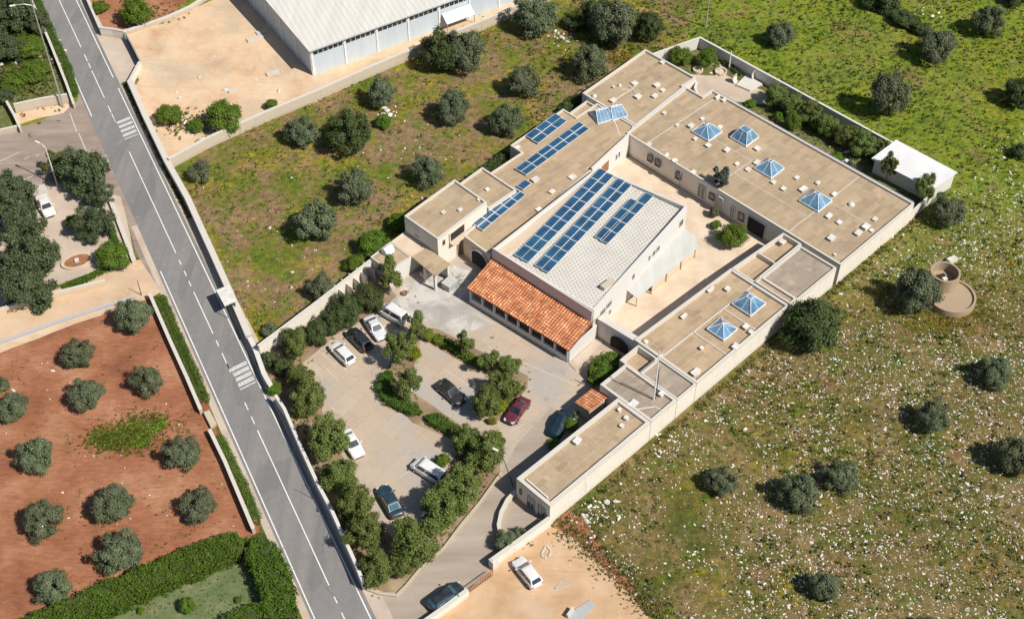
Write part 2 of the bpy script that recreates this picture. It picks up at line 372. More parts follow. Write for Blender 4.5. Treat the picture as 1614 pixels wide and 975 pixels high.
    n = t.noise(.7, 6, .6, t.vec(0, (1, 1, .2))); c = t.ramp(n, [(.3, rgb(.44, .50, .55)), (.7, rgb(.52, .575, .62))])
    M['blue_panel'] = t.done(c, .7)
    # --- foliage
    def leaf(key, cols, trans, rand=.5):
        t = NT(key)
        oi = t.n.new('ShaderNodeObjectInfo')
        n = t.noise(1.1, 3, .6); f = t.noise(7, 3, .7)
        mixv = t.math('ADD', t.math('MULTIPLY', n, .6), t.math('MULTIPLY', f, .4))
        c = t.ramp(mixv, [(.3, cols[0]), (.5, cols[1]), (.7, cols[2])])
        hs = t.n.new('ShaderNodeHueSaturation')
        t.l.new(c, hs.inputs['Color'])
        t.l.new(t.math('ADD', t.math('MULTIPLY', oi.outputs['Random'], .5 * rand), 1 - .25 * rand), hs.inputs['Value'])
        t.l.new(t.math('ADD', t.math('MULTIPLY', oi.outputs['Random'], .03), .485), hs.inputs['Hue'])
        t.l.new(hs.outputs[0], t.bsdf.inputs['Base Color']); t.bsdf.inputs['Roughness'].default_value = .65
        tr = t.n.new('ShaderNodeBsdfTranslucent'); t.l.new(hs.outputs[0], tr.inputs['Color'])
        ms = t.n.new('ShaderNodeMixShader'); ms.inputs[0].default_value = trans
        t.l.new(t.bsdf.outputs[0], ms.inputs[1]); t.l.new(tr.outputs[0], ms.inputs[2]); t.l.new(ms.outputs[0], t.out.inputs['Surface'])
        M[key] = t.m
    leaf('leaf_olive', (rgb(.075, .10, .045), rgb(.142, .17, .09), rgb(.26, .285, .18)), .28)
    leaf('leaf_dark', (rgb(.04, .062, .018), rgb(.075, .104, .032), rgb(.14, .17, .068)), .26)
    leaf('leaf_park', (rgb(.085, .118, .026), rgb(.165, .205, .052), rgb(.275, .31, .105)), .34, .7)
    leaf('leaf_bright', (rgb(.07, .12, .014), rgb(.125, .2, .022), rgb(.2, .27, .04)), .34, .4)
    leaf('leaf_lime', (rgb(.13, .16, .01), rgb(.20, .23, .015), rgb(.28, .29, .03)), .3, .3)
    leaf('leaf_hedge', (rgb(.045, .09, .01), rgb(.085, .16, .014), rgb(.15, .235, .028)), .3, .3)
    leaf('leaf_weed', (rgb(.08, .15, .012), rgb(.13, .225, .018), rgb(.19, .29, .03)), .4, .2)
    leaf('leaf_pine', (rgb(.05, .078, .03), rgb(.095, .125, .055), rgb(.18, .205, .11)), .26)
    leaf('leaf_teal', (rgb(.04, .065, .055), rgb(.07, .10, .085), rgb(.12, .15, .13)), .2, .3)
    leaf('weed_green', (rgb(.06, .10, .012), rgb(.115, .165, .018), rgb(.17, .21, .03)), .35, 0)
    leaf('weed_yellow', (rgb(.2, .17, .01), rgb(.38, .29, .012), rgb(.5, .38, .02)), .3, 0)
    leaf('weed_dry', (rgb(.13, .09, .045), rgb(.22, .155, .08), rgb(.32, .24, .14)), .2, 0)
    leaf('weed_deep', (rgb(.03, .055, .012), rgb(.055, .085, .018), rgb(.085, .12, .03)), .25, 0)
build_materials()

# ------------------------------------------------------------------ mesh builder
class MB:
    def __init__(s):
        s.v = []; s.f = []; s.mi = []
    def face(s, pts, mi=0):
        k = len(s.v); s.v += [tuple(p) for p in pts]; s.f.append(tuple(range(k, k + len(pts)))); s.mi.append(mi)
    def hexa(s, b, t, mi=0):              # bottom quad (ccw from above) and top quad
        k = len(s.v); s.v += [tuple(p) for p in b] + [tuple(p) for p in t]
        n = len(b)
        s.f.append(tuple(k + i for i in reversed(range(n)))); s.f.append(tuple(k + n + i for i in range(n)))
        for i in range(n):
            j = (i + 1) % n; s.f.append((k + i, k + j, k + n + j, k + n + i))
        s.mi += [mi] * (n + 2)
    def prism(s, poly, z0, z1, mi=0):
        if area(poly) < 0: poly = poly[::-1]
        s.hexa([(p[0], p[1], z0) for p in poly], [(p[0], p[1], z1) for p in poly], mi)
    def box(s, c, sx, sy, sz, ang=0.0, mi=0):     # c = centre of the base
        ca, sa = math.cos(ang), math.sin(ang)
        q = [(c[0] + x * ca - y * sa, c[1] + x * sa + y * ca) for x, y in ((-sx / 2, -sy / 2), (sx / 2, -sy / 2), (sx / 2, sy / 2), (-sx / 2, sy / 2))]
        s.prism(q, c[2], c[2] + sz, mi)
    def bar(s, a, b, w, mi=0):            # square bar between two points
        s.tube([a, b], [w / 2 * 1.2, w / 2 * 1.2], 4, mi)
    def tube(s, pts, rad, n=8, mi=0, cap=True):
        pts = [Vector(p) for p in pts]; k0 = len(s.v)
        for i, p in enumerate(pts):
            d = (pts[min(i + 1, len(pts) - 1)] - pts[max(i - 1, 0)]).normalized()
            a = d.cross(Vector((0, 0, 1)) if abs(d.z) < .9 else Vector((1, 0, 0))).normalized(); b = d.cross(a)
            for j in range(n):
                t = 2 * math.pi * j / n + .4
                s.v.append(tuple(p + (a * math.cos(t) + b * math.sin(t)) * rad[i]))
        for i in range(len(pts) - 1):
            for j in range(n):
                s.f.append((k0 + i * n + j, k0 + i * n + (j + 1) % n, k0 + (i + 1) * n + (j + 1) % n, k0 + (i + 1) * n + j)); s.mi.append(mi)
        if cap:
            s.f.append(tuple(k0 + j for j in reversed(range(n)))); s.f.append(tuple(k0 + (len(pts) - 1) * n + j for j in range(n))); s.mi += [mi] * 2
    def lathe(s, c, prof, n=32, mi=0):    # prof: (radius, z)
        k0 = len(s.v)
        for r, z in prof:
            for j in range(n):
                t = 2 * math.pi * j / n; s.v.append((c[0] + r * math.cos(t), c[1] + r * math.sin(t), z))
        for i in range(len(prof) - 1):
            for j in range(n):
                s.f.append((k0 + i * n + j, k0 + i * n + (j + 1) % n, k0 + (i + 1) * n + (j + 1) % n, k0 + (i + 1) * n + j)); s.mi.append(mi)

def area(p):
    return sum(p[i][0] * p[(i + 1) % len(p)][1] - p[(i + 1) % len(p)][0] * p[i][1] for i in range(len(p))) / 2

def inset(poly, d):
    p = [Vector((x[0], x[1])) for x in poly]
    if area(p) < 0: p.reverse()
    n = len(p); out = []
    for i in range(n):
        a, b, c = p[i - 1], p[i], p[(i + 1) % n]
        e1 = (b - a).normalized(); e2 = (c - b).normalized()
        n1 = Vector((-e1.y, e1.x)); n2 = Vector((-e2.y, e2.x))
        m = (n1 + n2); k = max(.25, 1 + n1.dot(n2))
        out.append(b + m * (d / k))
    return out

def tag(o, label=None, cat=None, group=None, kind=None):
    if label: o['label'] = label
    if cat: o['category'] = cat
    if group: o['group'] = group
    if kind: o['kind'] = kind
    return o

def wloc(o):
    p = Vector((0, 0, 0))
    while o is not None:
        p += o.location; o = o.parent
    return p

def raw_mesh(name, v, f, mi, mats, smooth=False):
    me = bpy.data.meshes.new(name)
    me.from_pydata(v, [], f)
    for m in mats: me.materials.append(m)
    if len(mats) > 1: me.polygons.foreach_set('material_index', mi)
    if smooth: me.polygons.foreach_set('use_smooth', [True] * len(f))
    me.update()
    return me

def obj(name, mb, mats, parent=None, loc=None, smooth=False, local=False):
    """mb holds world coordinates (or local ones if local); one mesh object"""
    if not isinstance(mats, (list, tuple)): mats = [mats]
    mats = [M[m] if isinstance(m, str) else m for m in mats]
    off = Vector((0, 0, 0))
    if not local:
        if parent is not None: off = wloc(parent)
        elif loc is not None: off = Vector(loc)
        else:
            a = np.array(mb.v); off = Vector((float(a[:, 0].mean()), float(a[:, 1].mean()), float(a[:, 2].min())))
    v = [(p[0] - off.x, p[1] - off.y, p[2] - off.z) for p in mb.v]
    me = raw_mesh(name, v, mb.f, mb.mi, mats, smooth)
    o = bpy.data.objects.new(name, me); COL.objects.link(o)
    if parent is not None: o.parent = parent
    elif not local: o.location = off
    elif loc is not None: o.location = loc
    return o

def thing(name, label, cat, loc, rotz=0.0, group=None):
    o = bpy.data.objects.new(name, None); COL.objects.link(o)
    o.location = loc; o.rotation_euler = (0, 0, rotz); o.empty_display_size = .5
    return tag(o, label, cat, group)

def copy_tree(o, parent=None):
    c = o.copy(); COL.objects.link(c)
    if parent is not None: c.parent = parent
    for ch in list(o.children): copy_tree(ch, c)
    return c

# ------------------------------------------------------------------ ground sheets
def sheet(name, pts, z, mat, jitter=0.0, step=1.5, kind='structure', world=False, label=None):
    """flat sheet with a ragged outline; pts in photo pixels or world points"""
    w = [Vector((p[0], p[1])) if world else at(*p).xy for p in pts]
    out = []
    n = len(w)
    for i in range(n):
        a, b = w[i], w[(i + 1) % n]; L = (b - a).length
        k = max(1, int(L / step)) if jitter else 1
        nrm = Vector((-(b - a).y, (b - a).x)).normalized()
        for j in range(k):
            p = a + (b - a) * (j / k)
            if jitter:
                p = p + nrm * (mnoise.noise((p.x * .35, p.y * .35, 1.7)) + .6 * mnoise.noise((p.x * 1.3, p.y * 1.3, 4.1))) * jitter
            out.append(p)
    if area(out) < 0: out.reverse()
    tri = tessellate_polygon([[Vector((p.x, p.y, 0)) for p in out]])
    fs = []
    for t in tri:
        a, b, c = (out[i] for i in t)
        ar = (b - a).cross(c - a)
        if abs(ar) > 1e-7: fs.append(tuple(t) if ar > 0 else tuple(t)[::-1])
    me = bpy.data.meshes.new(name); me.from_pydata([(p.x, p.y, 0) for p in out], [], fs); me.materials.append(M[mat]); me.update()
    o = bpy.data.objects.new(name, me); COL.objects.link(o); o.location = (0, 0, z)
    o['kind'] = kind
    return o

g = MB(); S = 1500
for i in range(-3, 3):
    for j in range(-2, 4):
        g.face([(i * 500, j * 500, 0), (i * 500 + 500, j * 500, 0), (i * 500 + 500, j * 500 + 500, 0), (i * 500, j * 500 + 500, 0)])
o = obj('ground', g, 'field', loc=(0, 0, 0)); o['kind'] = 'structure'

# road frame
RA, RB = at(63, 0), at(489.6, 960)
rd = (RB - RA).normalized(); rn = Vector((-rd.y, rd.x, 0))
if rn.x < 0: rn = -rn
RW = 5.33
def RP(s, n, z=0.0):             # s metres down the road from the top of the picture, n metres from the left edge line
    p = RA + rd * s + rn * n
    return Vector((p.x, p.y, z))
def RS(px, py):
    p = at(px, py) - RA
    return p.dot(rd), p.dot(rn)

sheet('meadow', [(205, 130), (262, 250), (450, 172), (680, 70), (830, -20), (1130, -60), (1080, 60), (925, 165), (780, 265), (640, 365), (585, 430), (405, 560), (262, 262)], .004, 'meadow', .5)
sheet('red_field', [(-220, 640), (0, 553), (240, 462), (330, 640), (345, 690), (408, 835), (390, 845), (60, 972), (-220, 1090)], .006, 'red_earth', .35)
sheet('lane', [(-220, 560), (0, 487), (110, 448), (215, 410), (240, 405), (262, 455), (238, 470), (120, 510), (0, 556), (-220, 640)], .010, 'lane_dirt', .2)
sheet('lawn', [(40, 985), (385, 860), (430, 960), (440, 1040), (-60, 1040)], .008, 'lawn', .2)
sheet('orchard_ground', [(-220, -60), (40, -60), (110, 150), (20, 172), (14, 205), (-220, 240)], .006, 'verge', .3)
sheet('paved_yard', [(-220, 400), (-30, 300), (60, 290), (95, 283), (190, 300), (212, 405), (100, 445), (0, 482), (-220, 560)], .008, 'pavement_beige', .2)
sheet('side_street', [(-220, 290), (0, 210), (15, 207), (60, 192), (105, 172), (122, 160), (118, 110), (150, 140), (245, 430), (262, 470), (215, 400), (190, 310), (95, 290), (0, 300), (-220, 400)], .012, 'street', .1)
sheet('sandy_corner', [(20, 170), (110, 150), (116, 163), (100, 178), (60, 187), (28, 197)], .016, 'yard_sand', .15)
sheet('red_garden', [(128, -30), (330, -30), (250, 40), (196, 48), (160, 45)], .006, 'red_earth', .2)
sheet('yard', [(196, 46), (255, 38), (400, -30), (840, -30), (820, 8), (680, 75), (450, 178), (262, 252), (200, 132), (218, 95)], .008, 'yard_sand', .25)
sheet('roadside_forecourt', [(150, 40), (198, 52), (218, 96), (204, 130), (185, 118), (170, 90)], .010, 'pavement_beige', .1)
sheet('sand_lot', [(640, 1000), (700, 960), (774, 896), (868, 828), (905, 850), (960, 905), (1040, 985), (1100, 1060), (600, 1060)], .010, 'lot_sand', .3)
sheet('bare_red_soil', [(868, 828), (895, 806), (925, 818), (945, 855), (990, 920), (1030, 985), (1000, 960), (960, 905), (905, 850)], .006, 'red_earth', .9)
sheet('car_park', [(404, 552), (588, 420), (640, 375), (760, 400), (960, 470), (1015, 520), (1015, 560), (870, 826), (774, 896), (700, 960), (640, 1000), (592, 985), (560, 895), (432, 625), (412, 592)], .008, 'concrete', 0)
sheet('drive', [(592, 985), (582, 930), (625, 935), (690, 875), (792, 742), (815, 700), (870, 640), (905, 690), (815, 755), (868, 828), (774, 896), (640, 1000)], .014, 'drive', .1)
sheet('forecourt', [(612, 488), (640, 440), (705, 415), (752, 430), (736, 480), (780, 510), (720, 530), (650, 500)], .014, 'forecourt', .3)
# courtyard inside the compound
sheet('courtyard', [B(*p) for p in ((25, 9), (53.5, 8), (53.5, 36.5), (44, 36.5), (44, 20), (25, 16.5))], .012, 'court', world=True)
sheet('garden_ground', [B(*p) for p in ((70, -.5), (80.5, -.5), (80.5, 46), (70, 48), (70, 35), (67, 35), (67, 39))], .008, 'verge', world=True)
sheet('garden_paving', [B(*p) for p in ((68, 34.5), (70.2, 34.5), (73.5, 34.0), (78.5, 27.5), (79.5, 31), (78.5, 38), (74, 43), (70.9, 42), (70.9, 38.2), (68, 38.2))], .014, 'pavement_beige', .2, 1.0, world=True)
sheet('garden_path', [B(*p) for p in ((70.3, 30.5), (73.5, 31), (75.5, 26), (72.5, 27), (74.5, 18), (75.5, 10.5), (72.5, 11), (70.3, 20))], .016, 'bed_soil', .25, 1.0, world=True)

sheet('weed_ground', [(140, 692), (165, 676), (200, 674), (230, 660), (258, 652), (262, 668), (240, 690), (232, 708), (200, 704), (165, 718), (148, 708)], .012, 'weed_ground', 1.1, .5)

# road with verges and markings
rd_mb = MB()
for s0 in range(-120, 240, 10):
    rd_mb.face([RP(s0, -.35, .02), RP(s0 + 10, -.35, .02), RP(s0 + 10, RW + .5, .02), RP(s0, RW + .5, .02)][::-1])
road = obj('road', rd_mb, 'asphalt', loc=(0, 0, 0)); road['kind'] = 'structure'
sh = MB()
for s0 in range(-120, 240, 5):
    w0, w1 = [RW + 1.2 + .5 * mnoise.noise((s * .05, 2, 0)) for s in (s0, s0 + 5)]
    sh.face([RP(s0, RW + .5, .017), RP(s0 + 5, RW + .5, .017), RP(s0 + 5, w1 + .9, .017), RP(s0, w0 + .9, .017)][::-1])
    if not (16 < s0 < 57):
        sh.face([RP(s0, -1.15, .017), RP(s0 + 5, -1.15, .017), RP(s0 + 5, -.35, .017), RP(s0, -.35, .017)][::-1])
o = obj('road_shoulder', sh, 'pavement_beige', loc=(0, 0, 0)); o['kind'] = 'structure'

def strip(mb, s0, s1, n0, n1, z):
    k = max(1, int((s1 - s0) / 4))
    for i in range(k):
        a, b = s0 + (s1 - s0) * i / k, s0 + (s1 - s0) * (i + 1) / k
        mb.face([RP(a, n0, z), RP(b, n0, z), RP(b, n1, z), RP(a, n1, z)][::-1])
ed = MB()
s_j0, s_j1 = RS(142, 185)[0], RS(165, 245)[0]
strip(ed, -120, s_j0, -.06, .07, .0245)
strip(ed, RS(245, 430)[0], 240, -.06, .07, .0245)
obj('edge_line', ed, 'paint', road)
ed = MB(); strip(ed, -120, 26, RW - .07, RW + .07, .0245); strip(ed, 29, 240, RW - .07, RW + .07, .0245)
obj('edge_line', ed, 'paint', road)
cl = MB(); NC = 2.82
def S_of(y): return RS(93.7 + (420.6 - 93.7) * y / 725.0, y)[0]
strip(cl, -120, S_of(75), NC - .06, NC + .06, .0245)
for a, b in ((86, 97), (100, 108), (112, 155), (167, 178), (180, 187), (240, 400), (411, 418), (428, 436), (444, 452), (461, 527), (538, 547), (558, 588), (636, 648), (658, 670), (680, 925), (943, 953), (968, 980)):
    strip(cl, S_of(a), S_of(b), NC - .06, NC + .06, .0245)
strip(cl, S_of(995), 240, NC - .06, NC + .06, .0245)
obj('centre_line', cl, 'paint', road)
def crosswalk(y0, y1):
    mb = MB(); s0, s1 = S_of(y0), S_of(y1); n = 5; pitch = (s1 - s0) / n
    for i in range(n):
        a = s0 + pitch * i - .5
        wd = .62 if i < 4 else .22
        # bars are laid a little askew across the lane
        mb.face([RP(a + .35, NC + .15, .0245), RP(a + .35 + wd, NC + .15, .0245), RP(a + wd, RW - .25, .0245), RP(a, RW - .25, .0245)][::-1])
    strip(mb, s0 - 1.1, s0 - .1, NC - .06, NC + .06, .0245)
    obj('crosswalk', mb, 'paint_cross', road)
crosswalk(194, 228); crosswalk(584, 625)
# worn markings of the side street
mk = MB()
def pline(mb, a, b, w, z):
    a, b = at(*a, z), at(*b, z); d = (b - a).normalized(); n = Vector((-d.y, d.x, 0)) * w / 2
    mb.face([a - n, b - n, b + n, a + n])
for a, b in (((0, 254), (30, 240)), ((38, 251), (46, 247)), ((56, 246), (62, 243)), ((124, 210), (138, 243)), ((166, 244), (172, 256)), ((110, 178), (121, 208)), ((36, 284), (52, 277)), ((238, 418), (252, 450))):
    pline(mk, a, b, .16, .018)
o = obj('street_marking', mk, 'paint_worn', loc=(0, 0, 0)); o['kind'] = 'structure'
mk = MB()
for a, b in (((506, 555), (530, 577)), ((498, 583), (511, 599)), ((508, 574), (534, 600)), ((534, 560), (547, 588)), ((700, 580), (745, 612)), ((800, 560), (908, 607)), ((622, 500), (600, 520)),
             ((630, 750), (645, 742)), ((590, 775), (612, 765)), ((575, 790), (590, 800)), ((650, 735), (665, 722)), ((826, 668), (803, 680)), ((604, 560), (630, 590)), ((590, 545), (600, 566)), ((770, 545), (795, 560))):
    pline(mk, a, b, .11, .0125)
o = obj('parking_marking', mk, 'paint_worn', loc=(0, 0, 0)); o['kind'] = 'structure'

# ------------------------------------------------------------------ compound buildings
def inset_uv(poly, d): return [tuple(p) for p in inset(poly, d)]

def shell(root, poly, z0, ztop, drop=.35, pw=.28, wall='plaster', cap='coping', roof='roof_felt', cap_sides=None):
    """walls, parapet and recessed flat roof of one block, as parts of root; poly in compound metres"""
    poly = inset_uv(poly, .012)
    inn = inset_uv(poly, pw)
    W = lambda l, z: [B(p[0], p[1], z) for p in l]
    zr = ztop - drop
    n = len(poly)
    w = MB()
    lo, hi = W(poly, z0), W(poly, zr - .02)
    for i in range(n):
        j = (i + 1) % n; w.face([lo[i], lo[j], hi[j], hi[i]])
    obj('wall', w, wall, root)
    p = MB()
    a, b, c, d = W(poly, zr - .02), W(poly, ztop), W(inn, ztop), W(inn, zr - .05)
    for i in range(n):
        j = (i + 1) % n
        p.face([a[i], a[j], b[j], b[i]]); p.face([b[i], b[j], c[j], c[i]]); p.face([c[i], c[j], d[j], d[i]])
    obj('parapet', p, cap, root)
    q = W(inset_uv(poly, pw - .03), zr)
    r2 = MB(); r2.v = [tuple(x) for x in q]
    for t in tessellate_polygon([q]):
        a, b, c = (q[i].xy for i in t); ar = (b - a).cross(c - a)
        if abs(ar) > 1e-7: r2.f.append(tuple(t) if ar > 0 else tuple(t)[::-1]); r2.mi.append(0)
    return obj('roof', r2, roof, root)

def wall_rect(p, d, n, x0, x1, z0, z1, o):        # rectangle on a wall: p start point, d along, n outward, o offset
    a = p + d * x0 + n * o; b = p + d * x1 + n * o
    return [Vector((a.x, a.y, z0)), Vector((b.x, b.y, z0)), Vector((b.x, b.y, z1)), Vector((a.x, a.y, z1))]

def window(root, p, d, n, x, w, z0, h, frame='frame_white', pane='window_glass', door=False, panes=2, sill=True):
    """framed window or glazed door standing proud of a wall, with its pane as a sub-part"""
    t = .07; mb = MB()
    def slab(x0, x1, za, zb, o0, o1):
        f0 = wall_rect(p, d, n, x0, x1, za, zb, o0); f1 = wall_rect(p, d, n, x0, x1, za, zb, o1)
        mb.hexa(f0, f1)
    slab(x - w / 2, x - w / 2 + t, z0, z0 + h, .004, .07); slab(x + w / 2 - t, x + w / 2, z0, z0 + h, .004, .07)
    slab(x - w / 2 + t, x + w / 2 - t, z0 + h - t, z0 + h, .004, .07); slab(x - w / 2 + t, x + w / 2 - t, z0, z0 + t, .004, .07)
    for k in range(1, panes):
        xx = x - w / 2 + w * k / panes; slab(xx - t / 2.4, xx + t / 2.4, z0 + t, z0 + h - t, .004, .06)
    f = obj('door' if door else 'window', mb, frame, root)
    g = MB(); g.face(wall_rect(p, d, n, x - w / 2 + t * .5, x + w / 2 - t * .5, z0 + t * .5, z0 + h - t * .5, .02))
    obj('pane', g, pane, f)
    if sill and not door:
        s = MB(); mb = s
        slab(x - w / 2 - .08, x + w / 2 + .08, z0 - .09, z0 - .006, .004, .16)
        obj('sill', s, 'coping', f)
    return f

dU = Vector((Q, Q, 0)); dV = Vector((-Q, Q, 0))
def roof_line(root, pts, z, w=.16, h=.09, mat='coping'):
    mb = MB()
    for a, b in pts:
        A, Bq = B(*a, z), B(*b, z); dd = (Bq - A).normalized(); nn = Vector((-dd.y, dd.x, 0)) * w / 2
        mb.hexa([A - nn, Bq - nn, Bq + nn, A + nn], [x + Vector((0, 0, h)) for x in (A - nn, Bq - nn, Bq + nn, A + nn)])
    return obj('roof_kerb', mb, mat, root)

ZT = 3.6
# gatehouse at the foot of the long wall
gate = thing('gatehouse', 'long low cream gatehouse with flat beige roof and two dark doors in its end wall', 'building', B(8, 2.7))
shell(gate, [(-.25, .15), (16.5, .05), (16.5, 5.2), (-.2, 5.45)], 0, ZT, .35, .42)
for x in (1.2, 2.9):
    window(gate, B(-.24, .2), dV, -dU, x, 1.15, .08, 2.25, 'grey_metal', 'door_glass', True, 2)
window(gate, B(-.24, .2), dV, -dU, 4.5, .3, 1.4, .95, 'dark_metal', 'window_glass', False, 1, False)
pp = MB(); pp.tube([B(.6, 4.6, 3.42), B(.5, 1.2, 3.42)], [.09, .09], 8); obj('pipe', pp, 'white_metal', gate)

mid = thing('mast_house', 'grey roofed low block carrying the tall mast, next to the gatehouse', 'building', B(19, 4))
shell(mid, [(16.55, .05), (21.2, .05), (21.2, 8.1), (16.55, 8.1)], 0, ZT, .32, .34, 'plaster', 'coping', 'roof_felt_grey')
roof_line(mid, [((16.95, 2.6), (18.7, 1.4)), ((18.7, 1.4), (18.9, .5))], ZT - .315)
mid2 = thing('mast_annex', 'small flat roofed room with a sunken beige terrace roof behind the bright green shrub', 'building', B(23, 5))
shell(mid2, [(21.25, 5.95), (24.75, 5.95), (24.75, 9.2), (21.25, 9.2)], 0, 3.3, 1.0, .24, 'plaster', 'coping', 'roof_felt_warm')
mid3 = thing('grey_roof_room', 'square room with stained grey roof between the mast and the long east wing', 'building', B(23, 3))
shell(mid3, [(21.25, .05), (24.75, .05), (24.75, 5.9), (21.25, 5.9)], 0, ZT - .02, .3, .22, 'plaster', 'coping', 'roof_felt_grey')

wing = thing('east_wing', 'long low east wing with beige roof and two glass pyramids beside the courtyard', 'building', B(34, 5))
shell(wing, [(24.8, .05), (42.9, .0), (42.9, 9.35), (24.8, 9.95)], 0, ZT, .35, .34, 'plaster', 'coping', 'roof_felt_warm')
roof_line(wing, [((25.1, 5.9), (42.5, 5.55)), ((31.1, .4), (31.1, 5.75)), ((36.8, .4), (36.8, 5.6))], ZT - .34)
wing2 = thing('wing_terrace', 'small terrace roof north of the wing with a low dividing wall above the courtyard', 'building', B(48, 7))
shell(wing2, [(42.95, 5.6), (53.0, 5.6), (53.0, 8.6), (42.95, 9.3)], 0, ZT, .75, .25, 'plaster', 'coping', 'roof_felt_warm')
dv = MB(); dv.prism([B(*p) for p in ((47.6, 5.9), (47.8, 5.9), (47.8, 8.55), (47.6, 8.55))], ZT - .76, ZT - .05); obj('divider', dv, 'coping', wing2)
wing3 = thing('wing_step', 'narrow stepped roof strip between the long wing and the grey roofed block', 'building', B(43.6, 2.7))
shell(wing3, [(42.95, .0), (44.25, .0), (44.25, 5.55), (42.95, 5.55)], 0, ZT + .25, .3, .2, 'plaster', 'coping', 'roof_felt_warm')
wing4 = thing('grey_roof_block', 'square block with chalk stained grey roof in front of the main block', 'building', B(48, 2.5))
shell(wing4, [(44.3, -.15), (52.6, -.25), (52.6, 5.55), (44.3, 5.55)], 0, ZT, .3, .26, 'plaster', 'coping', 'roof_felt_grey')

main = thing('main_block', 'large flat roofed main block with four glass pyramids and many small white vents', 'building', B(62, 17))
shell(main, [(53.3, -.35), (70.1, -.45), (70.2, 34.7), (68.0, 34.75), (68.0, 37.9), (53.7, 37.0), (53.5, 20)], 0, ZT + .05, .32, .26, 'plaster', 'coping', 'roof_felt')
roof_line(main, [((53.9, 33.6), (69.8, 33.3)), ((53.8, 8.4), (62.5, 8.2)), ((62.5, 1), (62.5, 8.2)), ((62.5, 8.2), (69.7, 8.2)), ((58, 8.3), (58, 21)), ((54, 21), (62, 20.8)), ((61.8, 20.8), (61.8, 33.2))], ZT - .28, .1, .05)
cw = B(53.42, 8.5)                     # courtyard face of the main block: windows along v, outward is -u
for x, w, z0, h, dr in ((23.6, .95, 1.5, 1.15, 0), (22.2, .95, 1.5, 1.15, 0), (18.4, .95, 1.4, 1.2, 0), (14.2, 1.35, .5, 2.2, 1), (12.4, .95, 1.4, 1.1, 0), (7.2, 1.0, .9, 1.3, 0), (8.7, .8, .5, 1.9, 1)):
    window(main, cw, dV, -dU, x, w, z0, h, 'frame_white' if dr else 'dark_metal', 'window_glass', bool(dr), 2 if dr else 1)
gd = MB(); gd.face(wall_rect(cw, dV, -dU, 3.2, 6.0, .02, 2.55, .03)); gdo = obj('garage_opening', gd, 'dark_void', main)  # dark sheet, shade of the open garage put into its colour
gf = MB()
for x0, x1, za, zb in ((3.05, 3.2, 0, 2.7), (6.0, 6.15, 0, 2.7), (3.2, 6.0, 2.55, 2.7)):
    gf.hexa(wall_rect(cw, dV, -dU, x0, x1, za, zb, .005), wall_rect(cw, dV, -dU, x0, x1, za, zb, .1))
obj('frame', gf, 'coping', gdo)
ac = MB(); ac.hexa(wall_rect(cw, dV, -dU, 10.3, 11.1, 2.3, 2.9, .02), wall_rect(cw, dV, -dU, 10.3, 11.1, 2.3, 2.9, .3)); obj('air_conditioner', ac, 'vent_grey', main)
gut = MB(); gut.tube([B(70.3, -.2, ZT - .1), B(70.35, 34.4, ZT - .1)], [.12, .12], 8); obj('gutter', gut, 'grey_metal', main)
for v in (26.5, 20.1, 6.9):
    dp = MB(); dp.tube([B(53.36, v + .0, .05), B(53.36, v, ZT - .4)], [.05, .05], 6); obj('drainpipe', dp, 'grey_metal', main)

nw = thing('north_block', 'flat beige roofed block at the far corner of the compound with a long double skylight', 'building', B(63, 42))
shell(nw, [(55.9, 37.1), (67.9, 37.95), (67.9, 38.3), (70.8, 38.2), (70.8, 48.3), (56.0, 47.7)], 0, ZT + .05, .33, .3, 'plaster', 'coping', 'roof_felt')
nw2 = thing('north_step', 'small lower roof tucked below the north block against the olive field', 'building', B(53.5, 46))
shell(nw2, [(51.5, 44.7), (55.85, 44.9), (55.85, 46.6), (51.5, 46.4)], 0, 3.0, .4, .22, 'plaster', 'coping', 'roof_felt_warm')
solar_wing = thing('solar_wing', 'beige roofed wing with three strips of solar panels and an arched gateway beside the hall', 'building', B(38, 40))
shell(solar_wing, [(22.6, 32.9), (28, 33.4), (44.2, 35.0), (53.65, 36.4), (55.85, 37.2), (55.85, 44.6), (51.4, 44.6), (51.4, 47.2), (40.1, 46.8), (40.1, 44.6), (33.6, 44.6), (33.6, 38.9), (28.2, 38.9), (22.7, 38.2)], 0, ZT, .2, .26, 'plaster_warm', 'coping', 'roof_felt_warm')
# end wall of the solar wing at the passage corner, standing above the courtyard
ew = thing('passage_wall', 'white end wall with a rusty panel and small windows closing the passage behind the hall', 'wall', B(49, 36))
mb = MB(); mb.prism([B(*p) for p in ((44.3, 34.9), (53.4, 36.2), (53.4, 36.5), (44.3, 35.2))], 0, ZT + .35); obj('body', mb, 'plaster_white', ew)
da = (B(53.4, 36.2) - B(44.3, 34.9)).normalized(); na = Vector((da.y, -da.x, 0))
if na.dot(dV) > 0: na = -na
rp = MB(); rp.face(wall_rect(B(44.3, 34.9), da, na, 2.4, 4.2, .9, 2.7, .03)); obj('panel', rp, 'rust', ew)
for x in (6.1, 6.8): window(ew, B(44.3, 34.9), da, na, x, .5, 1.3, 1.2, 'frame_white', 'window_glass', False, 1, False)
